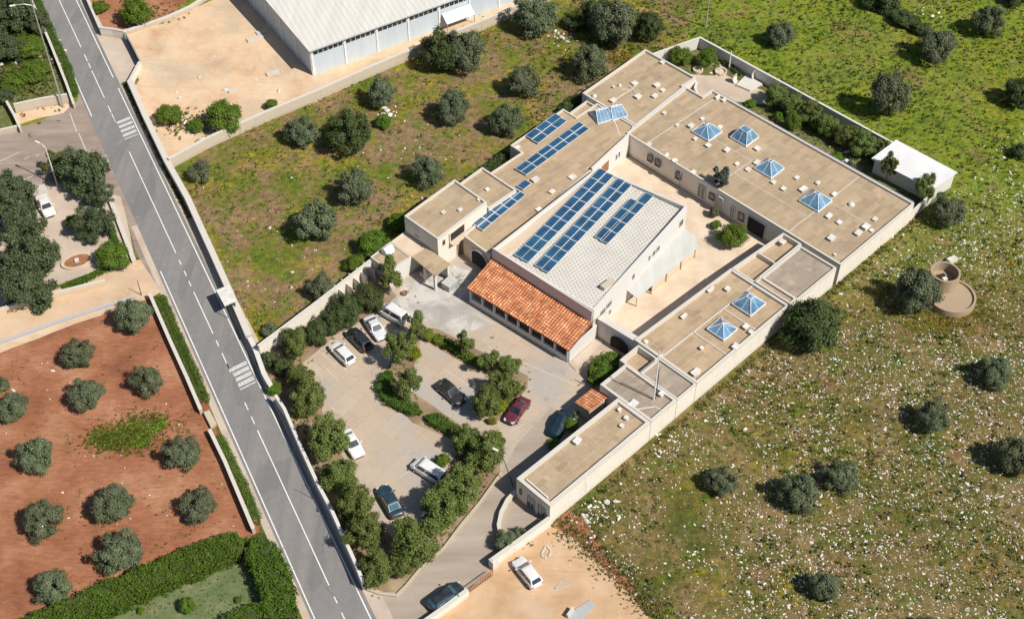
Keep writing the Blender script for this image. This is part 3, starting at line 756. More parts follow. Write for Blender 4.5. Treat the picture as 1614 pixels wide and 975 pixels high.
# arched gateway set into the front of the solar wing
ar = MB(); c0 = B(22.59, 33.2)
def arch(x0, x1, zs, o, n=14):
    r = (x1 - x0) / 2; pts = [(x0, .02)]
    for k in range(n + 1):
        a = math.pi * (1 - k / n); pts.append(((x0 + x1) / 2 + r * math.cos(a), zs + r * .72 * math.sin(a)))
    pts.append((x1, .02))
    return [c0 + dV * x - dU * o + Vector((0, 0, z)) for x, z in pts]
ar.face(arch(.35, 3.15, 1.75, .03)); ago = obj('gateway', ar, 'dark_void', solar_wing)
rim = MB(); A1, A0 = arch(.1, 3.4, 1.8, .12), arch(.35, 3.15, 1.75, .12); A2, A3 = arch(.1, 3.4, 1.8, .004), arch(.35, 3.15, 1.75, .004)
for i in range(len(A1) - 1):
    rim.face([A0[i], A0[i + 1], A1[i + 1], A1[i]]); rim.face([A1[i], A1[i + 1], A2[i + 1], A2[i]]); rim.face([A3[i], A3[i + 1], A0[i + 1], A0[i]])
obj('arch_frame', rim, 'plaster_white', ago)

tower = thing('two_storey_house', 'taller cream two storey house block with flat beige roof and a recessed balcony', 'building', B(23, 41.5))
shell(tower, [(18.4, 38.35), (27.9, 38.95), (28.0, 45.3), (18.3, 44.7)], 0, 5.7, .3, .25, 'plaster', 'coping', 'roof_felt')
window(tower, B(18.38, 38.4), dV, -dU, 4.0, .8, 3.6, 1.35, 'plaster_white', 'window_glass', False, 2)
dt = (B(27.9, 38.95) - B(18.4, 38.35)).normalized(); nt = Vector((dt.y, -dt.x, 0))
bal = MB(); bal.face(wall_rect(B(18.4, 38.35), dt, nt, 2.3, 4.9, 3.55, 5.0, .03)); bo = obj('balcony_opening', bal, 'dark_void', tower)
bl = MB()
for x0, x1, za, zb, o1 in ((2.1, 5.1, 3.3, 3.55, .75), (2.1, 2.3, 3.55, 5.1, .14), (4.9, 5.1, 3.55, 5.1, .14), (2.3, 4.9, 5.0, 5.1, .14)):
    bl.hexa(wall_rect(B(18.4, 38.35), dt, nt, x0, x1, za, zb, .006), wall_rect(B(18.4, 38.35), dt, nt, x0, x1, za, zb, o1))
obj('ledge', bl, 'plaster_warm', bo)
window(tower, B(18.4, 38.35), dt, nt, 1.1, .45, 3.9, .8, 'wood', 'window_glass', False, 1, False)
window(tower, B(18.4, 38.35), dt, nt, 3.9, 1.0, .05, 2.2, 'plaster_white', 'wood', True, 1)
tower2 = thing('rear_room', 'lower square roofed room behind the two storey house', 'building', B(31, 42))
shell(tower2, [(28.25, 39.0), (33.55, 39.0), (33.55, 45.7), (28.25, 45.4)], 0, 4.25, .3, .25, 'plaster', 'coping', 'roof_felt')

annex = thing('annex', 'low annex with tan flat roof and white door facing the forecourt', 'building', B(13.5, 42.5))
shell(annex, [(11.8, 40.7), (15.6, 40.5), (15.6, 44.6), (11.8, 44.3)], 0, 2.95, .12, .18, 'plaster_white', 'coping', 'roof_felt')
terr = thing('annex_terrace', 'pale terracotta washed terrace roof below the two storey house', 'building', B(17, 42.5))
shell(terr, [(15.65, 40.5), (18.25, 40.6), (18.25, 44.75), (15.65, 44.6)], 0, 2.9, .1, .12, 'plaster', 'plaster_warm', 'court')
window(annex, B(11.8, 40.69), dU, -dV, 2.3, .9, .05, 2.0, 'frame_white', 'white_metal', True, 1)
# open carport of the annex
cp = thing('carport', 'open lean-to shelter with flat tan roof on white posts beside the annex', 'shelter', B(17, 38))
mb = MB(); mb.prism([B(*p) for p in ((15.4, 35.7), (18.35, 36.0), (18.2, 40.4), (15.65, 40.4))], 2.75, 2.92); obj('roof', mb, 'roof_felt', cp)
for u, v in ((15.6, 36.0), (18.1, 36.3), (15.7, 38.0)):
    mb = MB(); mb.box(B(u, v), .32, .32, 2.745, R(45)); obj('post', mb, 'plaster_white', cp)
mb = MB(); mb.prism([B(*p) for p in ((18.2, 36.2), (18.34, 36.2), (18.2, 38.3), (18.06, 38.3))], 0, 2.745); obj('back_wall', mb, 'plaster_white', cp)
mb = MB(); mb.prism([B(*p) for p in ((15.75, 38.3), (18.0, 38.5), (18.0, 39.2), (15.75, 39.2))], .0, .9); obj('counter', mb, 'stone_wall', cp)
bub = thing('white_tank', 'white rounded box tank standing on the annex roof edge', 'tank', B(14.1, 43.4, 2.84))
mb = MB(); c = B(14.1, 43.4); prof = [(.55 * math.cos(a), .75 * math.sin(a) + .25) for a in np.linspace(0, math.pi, 10)]
e0 = [c + dU * -.7 + dV * x + Vector((0, 0, 2.84 + z)) for x, z in [(.55, 0)] + prof + [(-.55, 0)]]; e1 = [p + dU * 1.4 for p in e0]
mb.hexa(e0, e1); obj('shell', mb, 'white_metal', bub)
mb = MB(); mb.box(B(14.1, 43.4, 2.831), 1.5, 1.2, .06, R(45)); obj('base', mb, 'vent_grey', bub)

# --- hall with mono-pitch white roof
HP = [(22.75, 32.6, 4.9), (44.3, 34.0, 4.7), (45.6, 19.2, 6.2), (23.6, 15.7, 5.35)]
hall = thing('hall', 'big hall with pale dotted sloping roof covered by three rows of blue solar panels', 'building', B(34, 25))
hin = inset_uv([(p[0], p[1]) for p in HP], .012)
order = [min(range(4), key=lambda k: (HP[k][0] - q[0]) ** 2 + (HP[k][1] - q[1]) ** 2) for q in hin]
hz = [HP[k][2] for k in order]
A_ = np.array([[p[0], p[1], 1] for p in HP]); cf = np.linalg.lstsq(A_, np.array([p[2] for p in HP]), rcond=None)[0]
def hall_z(u, v): return cf[0] * u + cf[1] * v + cf[2] - .38
w = MB(); n = 4
for i in range(4):
    j = (i + 1) % 4; a, b = hin[i], hin[j]
    w.face([B(*a, 0), B(*b, 0), B(*b, hz[j] - .4), B(*a, hz[i] - .4)])
obj('wall', w, 'plaster_white', hall)
hi2 = inset_uv(hin, .3)
p = MB()
for i in range(4):
    j = (i + 1) % 4
    a, b, c, d = hin[i], hin[j], hi2[i], hi2[j]
    p.face([B(*a, hz[i] - .4), B(*b, hz[j] - .4), B(*b, hz[j]), B(*a, hz[i])]); p.face([B(*a, hz[i]), B(*b, hz[j]), B(*d, hz[j]), B(*c, hz[i])])
    p.face([B(*c, hz[i]), B(*d, hz[j]), B(*d, hall_z(*d) - .1), B(*c, hall_z(*c) - .1)])
obj('parapet', p, 'plaster_white', hall)
r = MB(); hi3 = inset_uv(hin, .27); r.face([B(*q, hall_z(*q)) for q in hi3]); obj('roof', r, 'stud_tile', hall)
led = MB(); e = [(23.3, 32.1), (44.0, 33.4), (43.9, 31.9), (23.4, 30.7)]
led.hexa([B(*q, hall_z(*q) + .003) for q in e], [B(*q, hall_z(*q) + .1) for q in e]); obj('roof_ledge', led, 'plaster_warm', hall)
dh = (B(45.6, 19.2) - B(23.6, 15.7)).normalized(); nh = Vector((dh.y, -dh.x, 0)); h0 = B(23.6, 15.7)
for x, wd, z0, hh in ((21.0, .9, 3.7, 1.0), (15.2, .7, 3.6, .8), (14.2, .6, 3.6, .8), (13.1, .35, 3.6, .8), (9.3, .5, 3.3, .8), (3.6, 1.1, 3.0, .75), (2.2, 1.1, 2.9, .75), (4.0, .4, 1.4, .6)):
    window(hall, h0, dh, nh, x, wd, z0, hh, 'grey_metal', 'window_glass', False, 2 if wd > .8 else 1, False)
fr = MB(); q = [(22.745, 32.4), (23.55, 15.9)]
dd = (B(23.6, 15.7) - B(22.75, 32.6)).normalized(); nn = Vector((dd.y, -dd.x, 0))
if nn.dot(dU) > 0: nn = -nn
fr.hexa(wall_rect(B(22.75, 32.6), dd, nn, .05, 16.8, 3.2, 5.2, .01), wall_rect(B(22.75, 32.6), dd, nn, .05, 16.8, 3.2, 5.2, .16)); obj('front_wall', fr, 'plaster_pink', hall)
# roof hatch
ht = MB(); hc = at(957, 449, 5.4); ht.box((hc.x, hc.y, hall_z(*UV(hc))), 1.9, .75, .55, R(45)); obj('roof_hatch', ht, 'stone_wall', hall)

# canopy over the courtyard
can = thing('canopy', 'pale corrugated lean-to canopy along the white hall wall above the courtyard', 'canopy', B(38, 16.5))
mb = MB(); top = [(*UV(at(x, y, z)), z) for x, y, z in ((987, 456, 2.3), (1077, 358.5, 2.3), (1096, 372, 2.05), (1101.5, 389, 1.85), (1004, 470, 1.85))]
mb.hexa([B(a, b, c - .06) for a, b, c in top][::-1], [B(a, b, c) for a, b, c in top][::-1]); obj('roof', mb, 'canopy_sheet', can)
e0_, e1_ = Vector(top[4][:2]), Vector(top[3][:2])
for k in (.02, .26, .5, .74, .97):
    u, v = e0_.lerp(e1_, k) + Vector((0, .18))
    mb = MB(); mb.box(B(u, v), .14, .14, 1.79, R(45)); obj('post', mb, 'plaster_warm', can)
mb = MB(); mb.prism([B(*(e0_.lerp(e1_, k) + Vector((0, o_)))) for k, o_ in ((.28, .3), (.96, .3), (.96, .45), (.28, .45))], 0, 1.25); obj('low_wall', mb, 'plaster_warm', can)

# arched wall between hall and wing
aw = thing('courtyard_wall', 'thick grey topped wall with an arch joining the tiled porch to the east wing', 'wall', B(25.4, 12.8))
mb = MB(); mb.prism([B(*p) for p in ((24.85, 10.0), (25.55, 10.0), (25.1, 15.6), (24.4, 15.6))], 0, 3.3); obj('body', mb, 'plaster_pink', aw)
mb = MB(); mb.prism([B(*p) for p in ((24.75, 10.0), (25.65, 10.0), (25.2, 15.65), (24.3, 15.65))], 3.304, 3.42); obj('coping', mb, 'coping', aw)
c1 = B(24.85, 10.0); d1 = (B(24.4, 15.6) - B(24.85, 10.0)).normalized(); n1 = Vector((d1.y, -d1.x, 0))
if n1.dot(dU) > 0: n1 = -n1
ag = MB(); pts = [(.5, .02)] + [(2.0 - 1.5 * math.cos(math.pi * k / 12), 1.3 + 1.25 * math.sin(math.pi * k / 12)) for k in range(13)] + [(3.5, .02)]
ag.face([c1 + d1 * x + n1 * .015 + Vector((0, 0, z)) for x, z in pts]); ao = obj('arch_gate', ag, 'dark_void', aw)
ri = MB(); ri.tube([c1 + d1 * x + n1 * .06 + Vector((0, 0, z)) for x, z in pts], [.09] * len(pts), 6); obj('arch_frame', ri, 'coping', ao)

# --- terracotta porch
porch = thing('tiled_porch', 'long open porch under an orange terracotta tile roof in front of the hall', 'porch', B(20, 23))
a0, a1, b0, b1 = Vector((17.05, 31.5)), Vector((18.5, 14.95)), Vector((22.55, 32.45)), Vector((24.1, 15.75))
ze, zt = 2.55, 3.35
waves, seg, rows = 42, 8, 13
V = []; 
for r_ in range(rows):
    for e_ in (0, 1):
        t_ = (r_ + e_ * .999) / rows
        lift = .05 * (1 - e_) + .0
        for k in range(waves * seg + 1):
            s_ = k / (waves * seg)
            p_ = (a0 + (a1 - a0) * s_) * (1 - t_) + (b0 + (b1 - b0) * s_) * t_
            ph = k / seg * 2 * math.pi
            zz = ze + (zt - ze) * t_ + .07 * max(-.35, math.cos(ph)) + lift
            V.append(B(p_.x, p_.y, zz))
mb = MB(); mb.v = [tuple(x) for x in V]; W_ = waves * seg + 1
for r_ in range(rows * 2 - 1):
    for k in range(waves * seg):
        mb.f.append((r_ * W_ + k, r_ * W_ + k + 1, (r_ + 1) * W_ + k + 1, (r_ + 1) * W_ + k)); mb.mi.append(0)
obj('roof', mb, 'tile', porch)
mb = MB(); q = [(a0.x, a0.y, ze), (a1.x, a1.y, ze), (b1.x, b1.y, zt), (b0.x, b0.y, zt)]
mb.hexa([B(x, y, z - .2) for x, y, z in q][::-1], [B(x, y, z - .06) for x, y, z in q][::-1]); obj('roof_deck', mb, 'wood', porch)
pa, pb = Vector((17.25, 31.2)), Vector((18.75, 15.2))
def along(x): return pa + (pb - pa) * x
dpz = (B(pb.x, pb.y) - B(pa.x, pa.y)).normalized(); npz = Vector((dpz.y, -dpz.x, 0))
mb = MB(); f0 = wall_rect(B(pa.x, pa.y), dpz, Vector((dpz.y, -dpz.x, 0)), 0, 16.05, 0, .95, -.12); f1 = wall_rect(B(pa.x, pa.y), dpz, npz, 0, 16.05, 0, .95, .12)
mb.hexa(f0, f1); obj('low_wall', mb, 'plaster_white', porch)
for x in np.linspace(.01, .99, 9):
    p_ = along(x); mb = MB(); mb.box(B(p_.x, p_.y, .95), .26, .26, 1.42, R(45)); obj('pillar', mb, 'plaster_white', porch)
mb = MB(); mb.prism([B(*p) for p in ((18.75, 15.05), (24.3, 15.5), (24.3, 15.72), (18.75, 15.27))], 0, 2.42); obj('end_wall', mb, 'plaster_white', porch)
mb = MB(); mb.prism([B(*p) for p in ((17.4, 31.1), (22.4, 32.2), (24.0, 16), (18.8, 15.4))], .01, .16); obj('floor_slab', mb, 'stone_wall', porch)
mb = MB(); mb.face(wall_rect(B(22.75, 32.6), dd, nn, .4, 16.4, .2, 3.0, .03)); obj('back_wall', mb, 'plaster_pink', porch)
for x in (2.5, 6.5, 10.5, 14.0):
    window(porch, B(22.75, 32.6), dd, nn, x, 1.3, .2, 2.1, 'wood', 'window_glass', True, 2)
apron = MB(); apron.prism([B(*p) for p in ((18.4, 13.6), (24.3, 14.4), (24.3, 15.5), (18.6, 14.9))], .01, .1); obj('apron', apron, 'pavement_beige', porch)

# little tiled shed by the gatehouse
rs = thing('tiled_shed', 'small brick shed with orange tile roof beside the mast house wall', 'shed', B(14.9, 7.8))
mb = MB(); mb.prism([B(*p) for p in ((13.6, 7.0), (16.2, 6.9), (16.2, 8.7), (13.6, 8.8))], 0, 2.1); obj('wall', mb, 'stone_wall', rs)
V = []; rows, waves = 7, 8
for r_ in range(rows):
    for e_ in (0, 1):
        t_ = (r_ + e_ * .999) / rows
        for k in range(waves * 8 + 1):
            s_ = k / (waves * 8)
            V.append(B(13.3 + 3.2 * s_, 6.65 + 2.45 * t_, 2.15 + .35 * (1 - t_) + .05 * math.cos(k / 8 * 2 * math.pi) + .035 * e_))
mb = MB(); mb.v = [tuple(x) for x in V]; W_ = waves * 8 + 1
for r_ in range(rows * 2 - 1):
    for k in range(waves * 8): mb.f.append((r_ * W_ + k, r_ * W_ + k + 1, (r_ + 1) * W_ + k + 1, (r_ + 1) * W_ + k)); mb.mi.append(0)
obj('roof', mb, 'tile', rs)

# white shed at the garden end
ws = thing('white_shed', 'white roofed shed in the far garden corner behind two thin trees', 'shed', B(78, 4.5))
mb = MB(); mb.prism([B(*p) for p in ((75.7, .1), (80.4, -.5), (80.4, 9.1), (75.3, 9.2))], 0, 2.45); obj('wall', mb, 'plaster_white', ws)
mb = MB(); q = [(75.3, -.1, 2.5), (80.75, -.7, 2.62), (80.7, 9.4, 2.62), (74.9, 9.6, 2.5)]
mb.hexa([B(x, y, z - .0) for x, y, z in q], [B(x, y, z + .14) for x, y, z in q]); obj('roof', mb, 'shed_white', ws)
for v in (2.4, 5.2): window(ws, B(75.62, 0.1), dV, -dU, v, 1.0, .9, 1.2)

# ------------------------------------------------------------------ warehouse beyond the yard
WC = at(494, 119); wa = R(32.6)
dA = Vector((math.cos(wa), math.sin(wa), 0)); dB = Vector((-math.sin(wa), math.cos(wa), 0))
def WP(a, b, z): return WC + dA * a + dB * b + Vector((0, 0, z))
wh = thing('warehouse', 'big pale blue warehouse with a white sheet roof beside the sandy yard', 'warehouse', WP(20, 15, 0))
LA, LB, WHH = 62.0, 46.0, 4.5
def wroof(a, b): return 4.75 + min(b, LB - b) * .045
mb = MB()
mb.face([WP(0, 0, 0), WP(LA, 0, 0), WP(LA, 0, WHH), WP(0, 0, WHH)]); mb.face([WP(LA, 0, 0), WP(LA, LB, 0), WP(LA, LB, WHH), WP(LA, 0, WHH)])
mb.face([WP(LA, LB, 0), WP(0, LB, 0), WP(0, LB, WHH), WP(LA, LB, WHH)])
mb.face([WP(0, LB, 0), WP(0, 0, 0), WP(0, 0, WHH), WP(0, LB / 2, WHH + 1.2), WP(0, LB, WHH)])
obj('wall', mb, 'blue_panel', wh)
mb = MB(); e = .35; mdl = LB / 2
for b0, b1 in ((-e, mdl), (mdl, LB + e)):
    q = [(-e, b0), (LA + e, b0), (LA + e, b1), (-e, b1)]
    mb.hexa([WP(a, b, wroof(a, b) - .02) for a, b in q], [WP(a, b, wroof(a, b) + .08) for a, b in q])
rf = obj('roof', mb, 'warehouse_sheet', wh)
for a in (9.5, 19.0, 28.5, 38.0):
    mb = MB(); mb.tube([WP(a, -.3, wroof(0, -.3) + .09), WP(a, mdl, wroof(0, mdl) + .09)], [.05, .05], 4); obj('roof_seam', mb, 'frame_white', rf)
mb = MB(); mb.tube([WP(-.4, -.45, 4.72), WP(LA, -.45, 4.72)], [.12, .12], 6); obj('gutter', mb, 'grey_metal', rf)
bay = 5.6
for k in range(11):
    a = k * bay
    mb = MB(); q0 = [WP(a + .0, -.12, 0), WP(a + .28, -.12, 0), WP(a + .28, -.01, 0), WP(a, -.01, 0)]; mb.hexa(q0, [p + Vector((0, 0, 4.6)) for p in q0]); obj('post', mb, 'white_metal', wh)
    mb = MB(); q0 = [WP(a + .35, -.05, 3.55), WP(a + bay - .05, -.05, 3.55), WP(a + bay - .05, -.004, 3.55), WP(a + .35, -.004, 3.55)]; mb.hexa(q0, [p + Vector((0, 0, .85)) for p in q0])
    f = obj('window', mb, 'frame_white', wh)
    for x in np.arange(a + .45, a + bay - .9, .8):
        pass
    mb = MB()
    n = 6
    for i in range(n):
        x0 = a + .42 + (bay - .5) / n * i; x1 = x0 + (bay - .5) / n - .08
        mb.face([WP(x0, -.056, 3.62), WP(x1, -.056, 3.62), WP(x1, -.056, 4.34), WP(x0, -.056, 4.34)])
    obj('pane', mb, 'window_glass', f)
for k in range(9):
    b = k * 5.2
    mb = MB(); q0 = [WP(-.12, b, 0), WP(-.01, b, 0), WP(-.01, b + .28, 0), WP(-.12, b + .28, 0)]; mb.hexa(q0, [p + Vector((0, 0, 4.4)) for p in q0]); obj('post', mb, 'white_metal', wh)
mb = MB()
q = [(23.0, -1.7, 1.75), (28.2, -1.7, 1.75), (28.2, -.13, 2.75), (23.0, -.13, 2.75)]
mb.hexa([WP(a, b, z - .08) for a, b, z in q], [WP(a, b, z) for a, b, z in q]); aw2 = obj('awning', mb, 'white_metal', wh)
for a in (23.1, 28.1):
    mb = MB(); mb.tube([WP(a, -1.6, 0), WP(a, -1.6, 1.7)], [.06, .06], 6); obj('post', mb, 'grey_metal', aw2)

# ------------------------------------------------------------------ free-standing walls
def offset_path(pts, d):
    out = []
    for i, p in enumerate(pts):
        a = (pts[i] - pts[i - 1]).normalized() if i else None
        b = (pts[i + 1] - pts[i]).normalized() if i < len(pts) - 1 else None
        a = a or b; b = b or a
        na_ = Vector((-a.y, a.x)); nb = Vector((-b.y, b.x)); m = na_ + nb; k = max(.4, 1 + na_.dot(nb))
        out.append(p + m * (d / k))
    return out

def wall(name, label, px, h, t, body='plaster', cap='coping', world=False, over=.04, caph=.09, cat='wall', wob=0.0):
    P = [Vector((p[0], p[1])) if world else at(p[0], p[1], h).xy for p in px]
    den = [P[0]]
    for a, b in zip(P, P[1:]):
        n = max(1, int((b - a).length / 3)); den += [a + (b - a) * (k / n) for k in range(1, n + 1)]
    P = den
    c = sum(P, Vector((0, 0))) / len(P)
    root = thing(name, label, cat, (P[len(P) // 2].x, P[len(P) // 2].y, 0))
    def ribbon(d, z0, z1f):
        L, Rr = offset_path(P, d), offset_path(P, -d); mb = MB(); k = len(P)
        zt = [z1f(i) for i in range(k)]; zb = [z0(i) if callable(z0) else z0 for i in range(k)]
        for i in range(k - 1):
            j = i + 1
            mb.face([(*Rr[i], zb[i]), (*Rr[j], zb[j]), (*Rr[j], zt[j]), (*Rr[i], zt[i])]); mb.face([(*L[j], zb[j]), (*L[i], zb[i]), (*L[i], zt[i]), (*L[j], zt[j])])
            mb.face([(*Rr[i], zt[i]), (*Rr[j], zt[j]), (*L[j], zt[j]), (*L[i], zt[i])])
        for i, s in ((0, 1), (k - 1, -1)):
            q = [(*L[i], zb[i]), (*Rr[i], zb[i]), (*Rr[i], zt[i]), (*L[i], zt[i])]; mb.face(q if s > 0 else q[::-1])
        return mb
    hv = [h + wob * mnoise.noise((p.x * .3, p.y * .3, 3)) for p in P]
    obj('body', ribbon(t / 2, 0, lambda i: hv[i] - caph), body, root)
    if cap: obj('coping', ribbon(t / 2 + over, lambda i: hv[i] - caph + .003, lambda i: hv[i]), cap, root)
    return root

wall('field_wall', 'broad cream topped wall along the road edge of the olive meadow', [(204, 126), (228, 180), (263, 253), (296, 312), (336, 400), (362, 458), (392, 528)], 1.5, .75, 'stone_wall', 'coping', over=.03)
wall('yard_wall', 'long cream retaining wall between the sandy yard and the olive meadow', [(265, 250), (330, 215), (420, 175), (504, 140), (587, 103), (665, 70), (760, 32), (830, 2), (890, -25)], 1.8, .4, 'stone_wall', 'coping')
wall('compound_wall', 'white coped compound wall running along the road beside the car park trees', [(434, 622), (448, 643), (475, 705), (501, 762), (522, 801), (543, 848), (562, 890), (572, 915)], 1.9, .3, 'plaster_pink', 'plaster_white')
wall('corner_wall', 'short crooked white wall at the car park corner by the lower crosswalk', [(393, 531), (402, 548), (416, 588), (427, 607)], 1.4, .5, 'plaster_pink', 'plaster_white')
nwl = wall('boundary_wall', 'tall sunlit cream boundary wall between the meadow and the car park hedge', [B(u, v).xy for u, v in ((-7.9, 42.6), (2, 43.3), (11.75, 44.2))], 2.5, .35, 'plaster', 'coping', world=True)
for k in range(6):
    u = 4.2 + k * 1.35; v = 42.6 + (u + 7.9) * .0815
    mb = MB(); mb.prism([B(*p) for p in ((u, v - 1.4), (u + .18, v - 1.4), (u + .18, v + .7), (u, v + .7))], 0, 2.1); obj('added_rib', mb, 'plaster', nwl)  # ribs added to give the dark bars of shade on this wall
wall('garden_wall', 'tall white wall enclosing the back garden against the green field', [B(u, v).xy for u, v in ((70.9, 48.5), (81.0, 45.7), (80.7, 9.6))], 2.0, .25, 'plaster_white', 'plaster_white', world=True)
wall('garden_end_wall', 'short cream wall joining the main block to the white shed', [B(u, v).xy for u, v in ((70.15, -.25), (75.65, -.1))], 1.7, .3, 'plaster', 'coping', world=True)
wall('lot_wall', 'cream wall between the entrance drive and the sandy lot below the gatehouse', [B(u, v).xy for u, v in ((-.3, .1), (-8.7, .75))], 1.6, .4, 'plaster', 'coping', world=True)
wall('gate_side_wall', 'low cream wall beside the dark car parked at the entrance', [(737, 928), (708, 950), (677, 972), (630, 1005)], 1.2, .4, 'plaster', 'coping')
wall('curved_wall', 'low curved cream wall around the gatehouse forecourt', [(813, 772), (800, 786), (790, 806), (786, 826), (789, 842), (793, 848)], .8, .35, 'plaster_warm', 'coping')
wall('corner_kerb_wall', 'low curved cream wall round the tree bed at the road entrance', [(572, 915), (580, 927), (598, 934), (625, 937), (640, 922), (664, 893), (700, 862), (727, 826), (757, 790), (790, 744)], .28, .22, 'stone_wall', 'stone_wall')
wall('red_field_wall', 'stone wall dividing the red earth olive field from the clipped verge, upper stretch', [(235.5, 461.7), (268, 536), (294, 593), (316, 644)], 1.05, .35, 'stone_wall', 'coping', wob=.06)
wall('red_field_wall', 'stone wall dividing the red earth olive field from the road, lower stretch above the garden hedge', [(330, 676), (354, 725), (374.7, 774.5), (399, 832)], 1.05, .35, 'stone_wall', 'coping', wob=.06)
wall('orchard_wall', 'thin cream wall along the bushy orchard in the upper corner by the road', [(40, -25), (49.5, 0), (78, 65), (104, 130), (116, 163)], 1.0, .3, 'stone_wall', 'coping')
wall('orchard_end_wall', 'sunlit tan wall closing the bushy orchard at the junction', [(21, 164), (62, 155), (105, 148)], 1.7, .3, 'stone_wall', 'coping')
wall('orchard_side_wall', 'short pale wall at the sandy corner of the side street', [(10, 159), (22, 180), (31, 200)], 1.2, .3, 'stone_wall', 'coping')
wall('street_wall', 'low tan wall at the picture edge above the side street', [(-60, 218), (0, 204), (27, 198)], 1.0, .3, 'stone_wall', 'coping')
wall('lane_kerb', 'grey kerb wall along the dirt lane beside the red field', [(-60, 560), (0, 538), (110, 499), (182, 476), (215, 465)], .4, .3, 'coping_grey', 'coping_grey')
wall('yard_front_wall', 'low cream wall between the paved yard trees and the dirt lane', [(-60, 506), (0, 486), (60, 467), (140, 447), (166, 441)], .9, .35, 'plaster_warm', 'coping')
wall('yard_side_wall', 'low pinkish wall between the paved yard trees and the main road', [(168, 300), (182, 335), (211, 410)], .5, .5, 'plaster_warm', 'coping')
wall('forecourt_wall', 'cream wall of the roadside forecourt below the red garden', [(157, 43), (176, 45), (196, 49)], 1.6, .3, 'plaster', 'coping')
wall('garden_road_wall', 'stone wall between the road and the red garden', [(128, -25), (138, 0), (157, 43)], 1.3, .3, 'stone_wall', 'coping')
wall('yard_corner_wall', 'cream corner wall of the sandy yard at the roadside forecourt', [(220, 97), (210, 115), (202, 130)], 1.4, .35, 'plaster', 'coping')
wall('red_garden_wall', 'rough stone wall between the red garden and the sandy yard', [(196, 49), (235, 36), (262, 27), (300, 10), (330, -10)], .7, .5, 'stone_wall', 'coping', wob=.12)
gt = wall('sliding_gate', 'dark sliding gate between the roadside forecourt and the sandy yard', [(197, 51), (208, 71), (220, 95)], 1.5, .1, 'dark_metal', 'grey_metal', cat='gate')
gt2 = thing('entrance_gate', 'brown slatted sliding gate at the entrance of the drive', 'gate', at(756, 916))
g0, g1 = at(776, 907), at(739, 934); gd_ = (g1 - g0)
for k in range(15):
    p = g0 + gd_ * (k / 14); mb = MB(); mb.box(p, .05, .05, 1.2, R(45)); obj('bar', mb, 'rust', gt2)
for z in (.15, 1.15):
    mb = MB(); mb.bar(g0 + Vector((0, 0, z)), g1 + Vector((0, 0, z)), .08); obj('rail', mb, 'wood', gt2)

gp = thing('gate_pillar', 'squat pinkish stone gate pillar at the end of the lot wall', 'pillar', at(778, 893))
mb = MB(); mb.box(at(778, 893), .75, .75, 1.5, R(40)); obj('body', mb, 'plaster_pink', gp)

# ------------------------------------------------------------------ foliage
def leaf_cloud(pos, nrm, size, elong=1.6):
    n = len(pos)
    nrm = nrm / np.maximum(1e-6, np.linalg.norm(nrm, axis=1, keepdims=True))
    rv = rng.normal(size=(n, 3)); a = np.cross(nrm, rv); a /= np.maximum(1e-6, np.linalg.norm(a, axis=1, keepdims=True)); b = np.cross(nrm, a)
    sa = (size * elong / 2)[:, None]; sb = (size / 2)[:, None]
    v = np.stack([pos - a * sa, pos - b * sb + nrm * sb * .3, pos + a * sa, pos + b * sb + nrm * sb * .3], 1).reshape(-1, 3)
    return v

def quads_mesh(name, v, mats, mi=None, nper=4):
    n = len(v) // nper
    me = bpy.data.meshes.new(name)
    me.vertices.add(len(v)); me.vertices.foreach_set('co', v.astype(np.float32).ravel())
    me.loops.add(len(v)); me.loops.foreach_set('vertex_index', np.arange(len(v), dtype=np.int32))
    me.polygons.add(n); me.polygons.foreach_set('loop_start', np.arange(0, len(v), nper, dtype=np.int32))
    try: me.polygons.foreach_set('loop_total', np.full(n, nper, dtype=np.int32))
    except Exception: pass
    for m in mats: me.materials.append(M[m] if isinstance(m, str) else m)
    if mi is not None: me.polygons.foreach_set('material_index', mi.astype(np.int32))
    me.update(calc_edges=True); me.validate()
    return me

def crown_mesh(name, mat, nb, br, rad, leaves, ls, zmin=-.75, wild=.6):
    C = []
    notch = [x / np.linalg.norm(x) for x in rng.normal(size=(4, 3)) * np.array([1, 1, .6])]
    sd = rng.uniform(0, 50)
    while len(C) < nb:
        d = rng.normal(size=3); d /= np.linalg.norm(d)
        if d[2] < zmin: continue
        k_ = 1 + .2 * mnoise.noise((d[0] * 1.3 + sd, d[1] * 1.3, d[2] * 1.3))
        r_ = rng.uniform(*rad) * k_
        if any(d @ x > .9 for x in notch): r_ *= .8
        C.append(d * r_)
    C = np.array(C); Rb = rng.uniform(br[0], br[1], nb)
    ar = Rb ** 2; cnt = (leaves * ar / ar.sum()).astype(int)
    P, N = [], []
    for c, r, k in zip(C, Rb, cnt):
        d = rng.normal(size=(k, 3)); d += c / np.linalg.norm(c) * .55; d /= np.linalg.norm(d, axis=1, keepdims=True)
        rr = r * rng.uniform(.55, 1.08, (k, 1)) * (1 + .18 * rng.normal(size=(k, 1)))
        P.append(c + d * rr); N.append(d + c * .5 + np.array([0, 0, .35]) + rng.normal(size=(k, 3)) * wild)
    P = np.concatenate(P); N = np.concatenate(N)
    s = ls * rng.uniform(.6, 1.35, len(P))
    return quads_mesh(name, leaf_cloud(P, N, s), [mat])

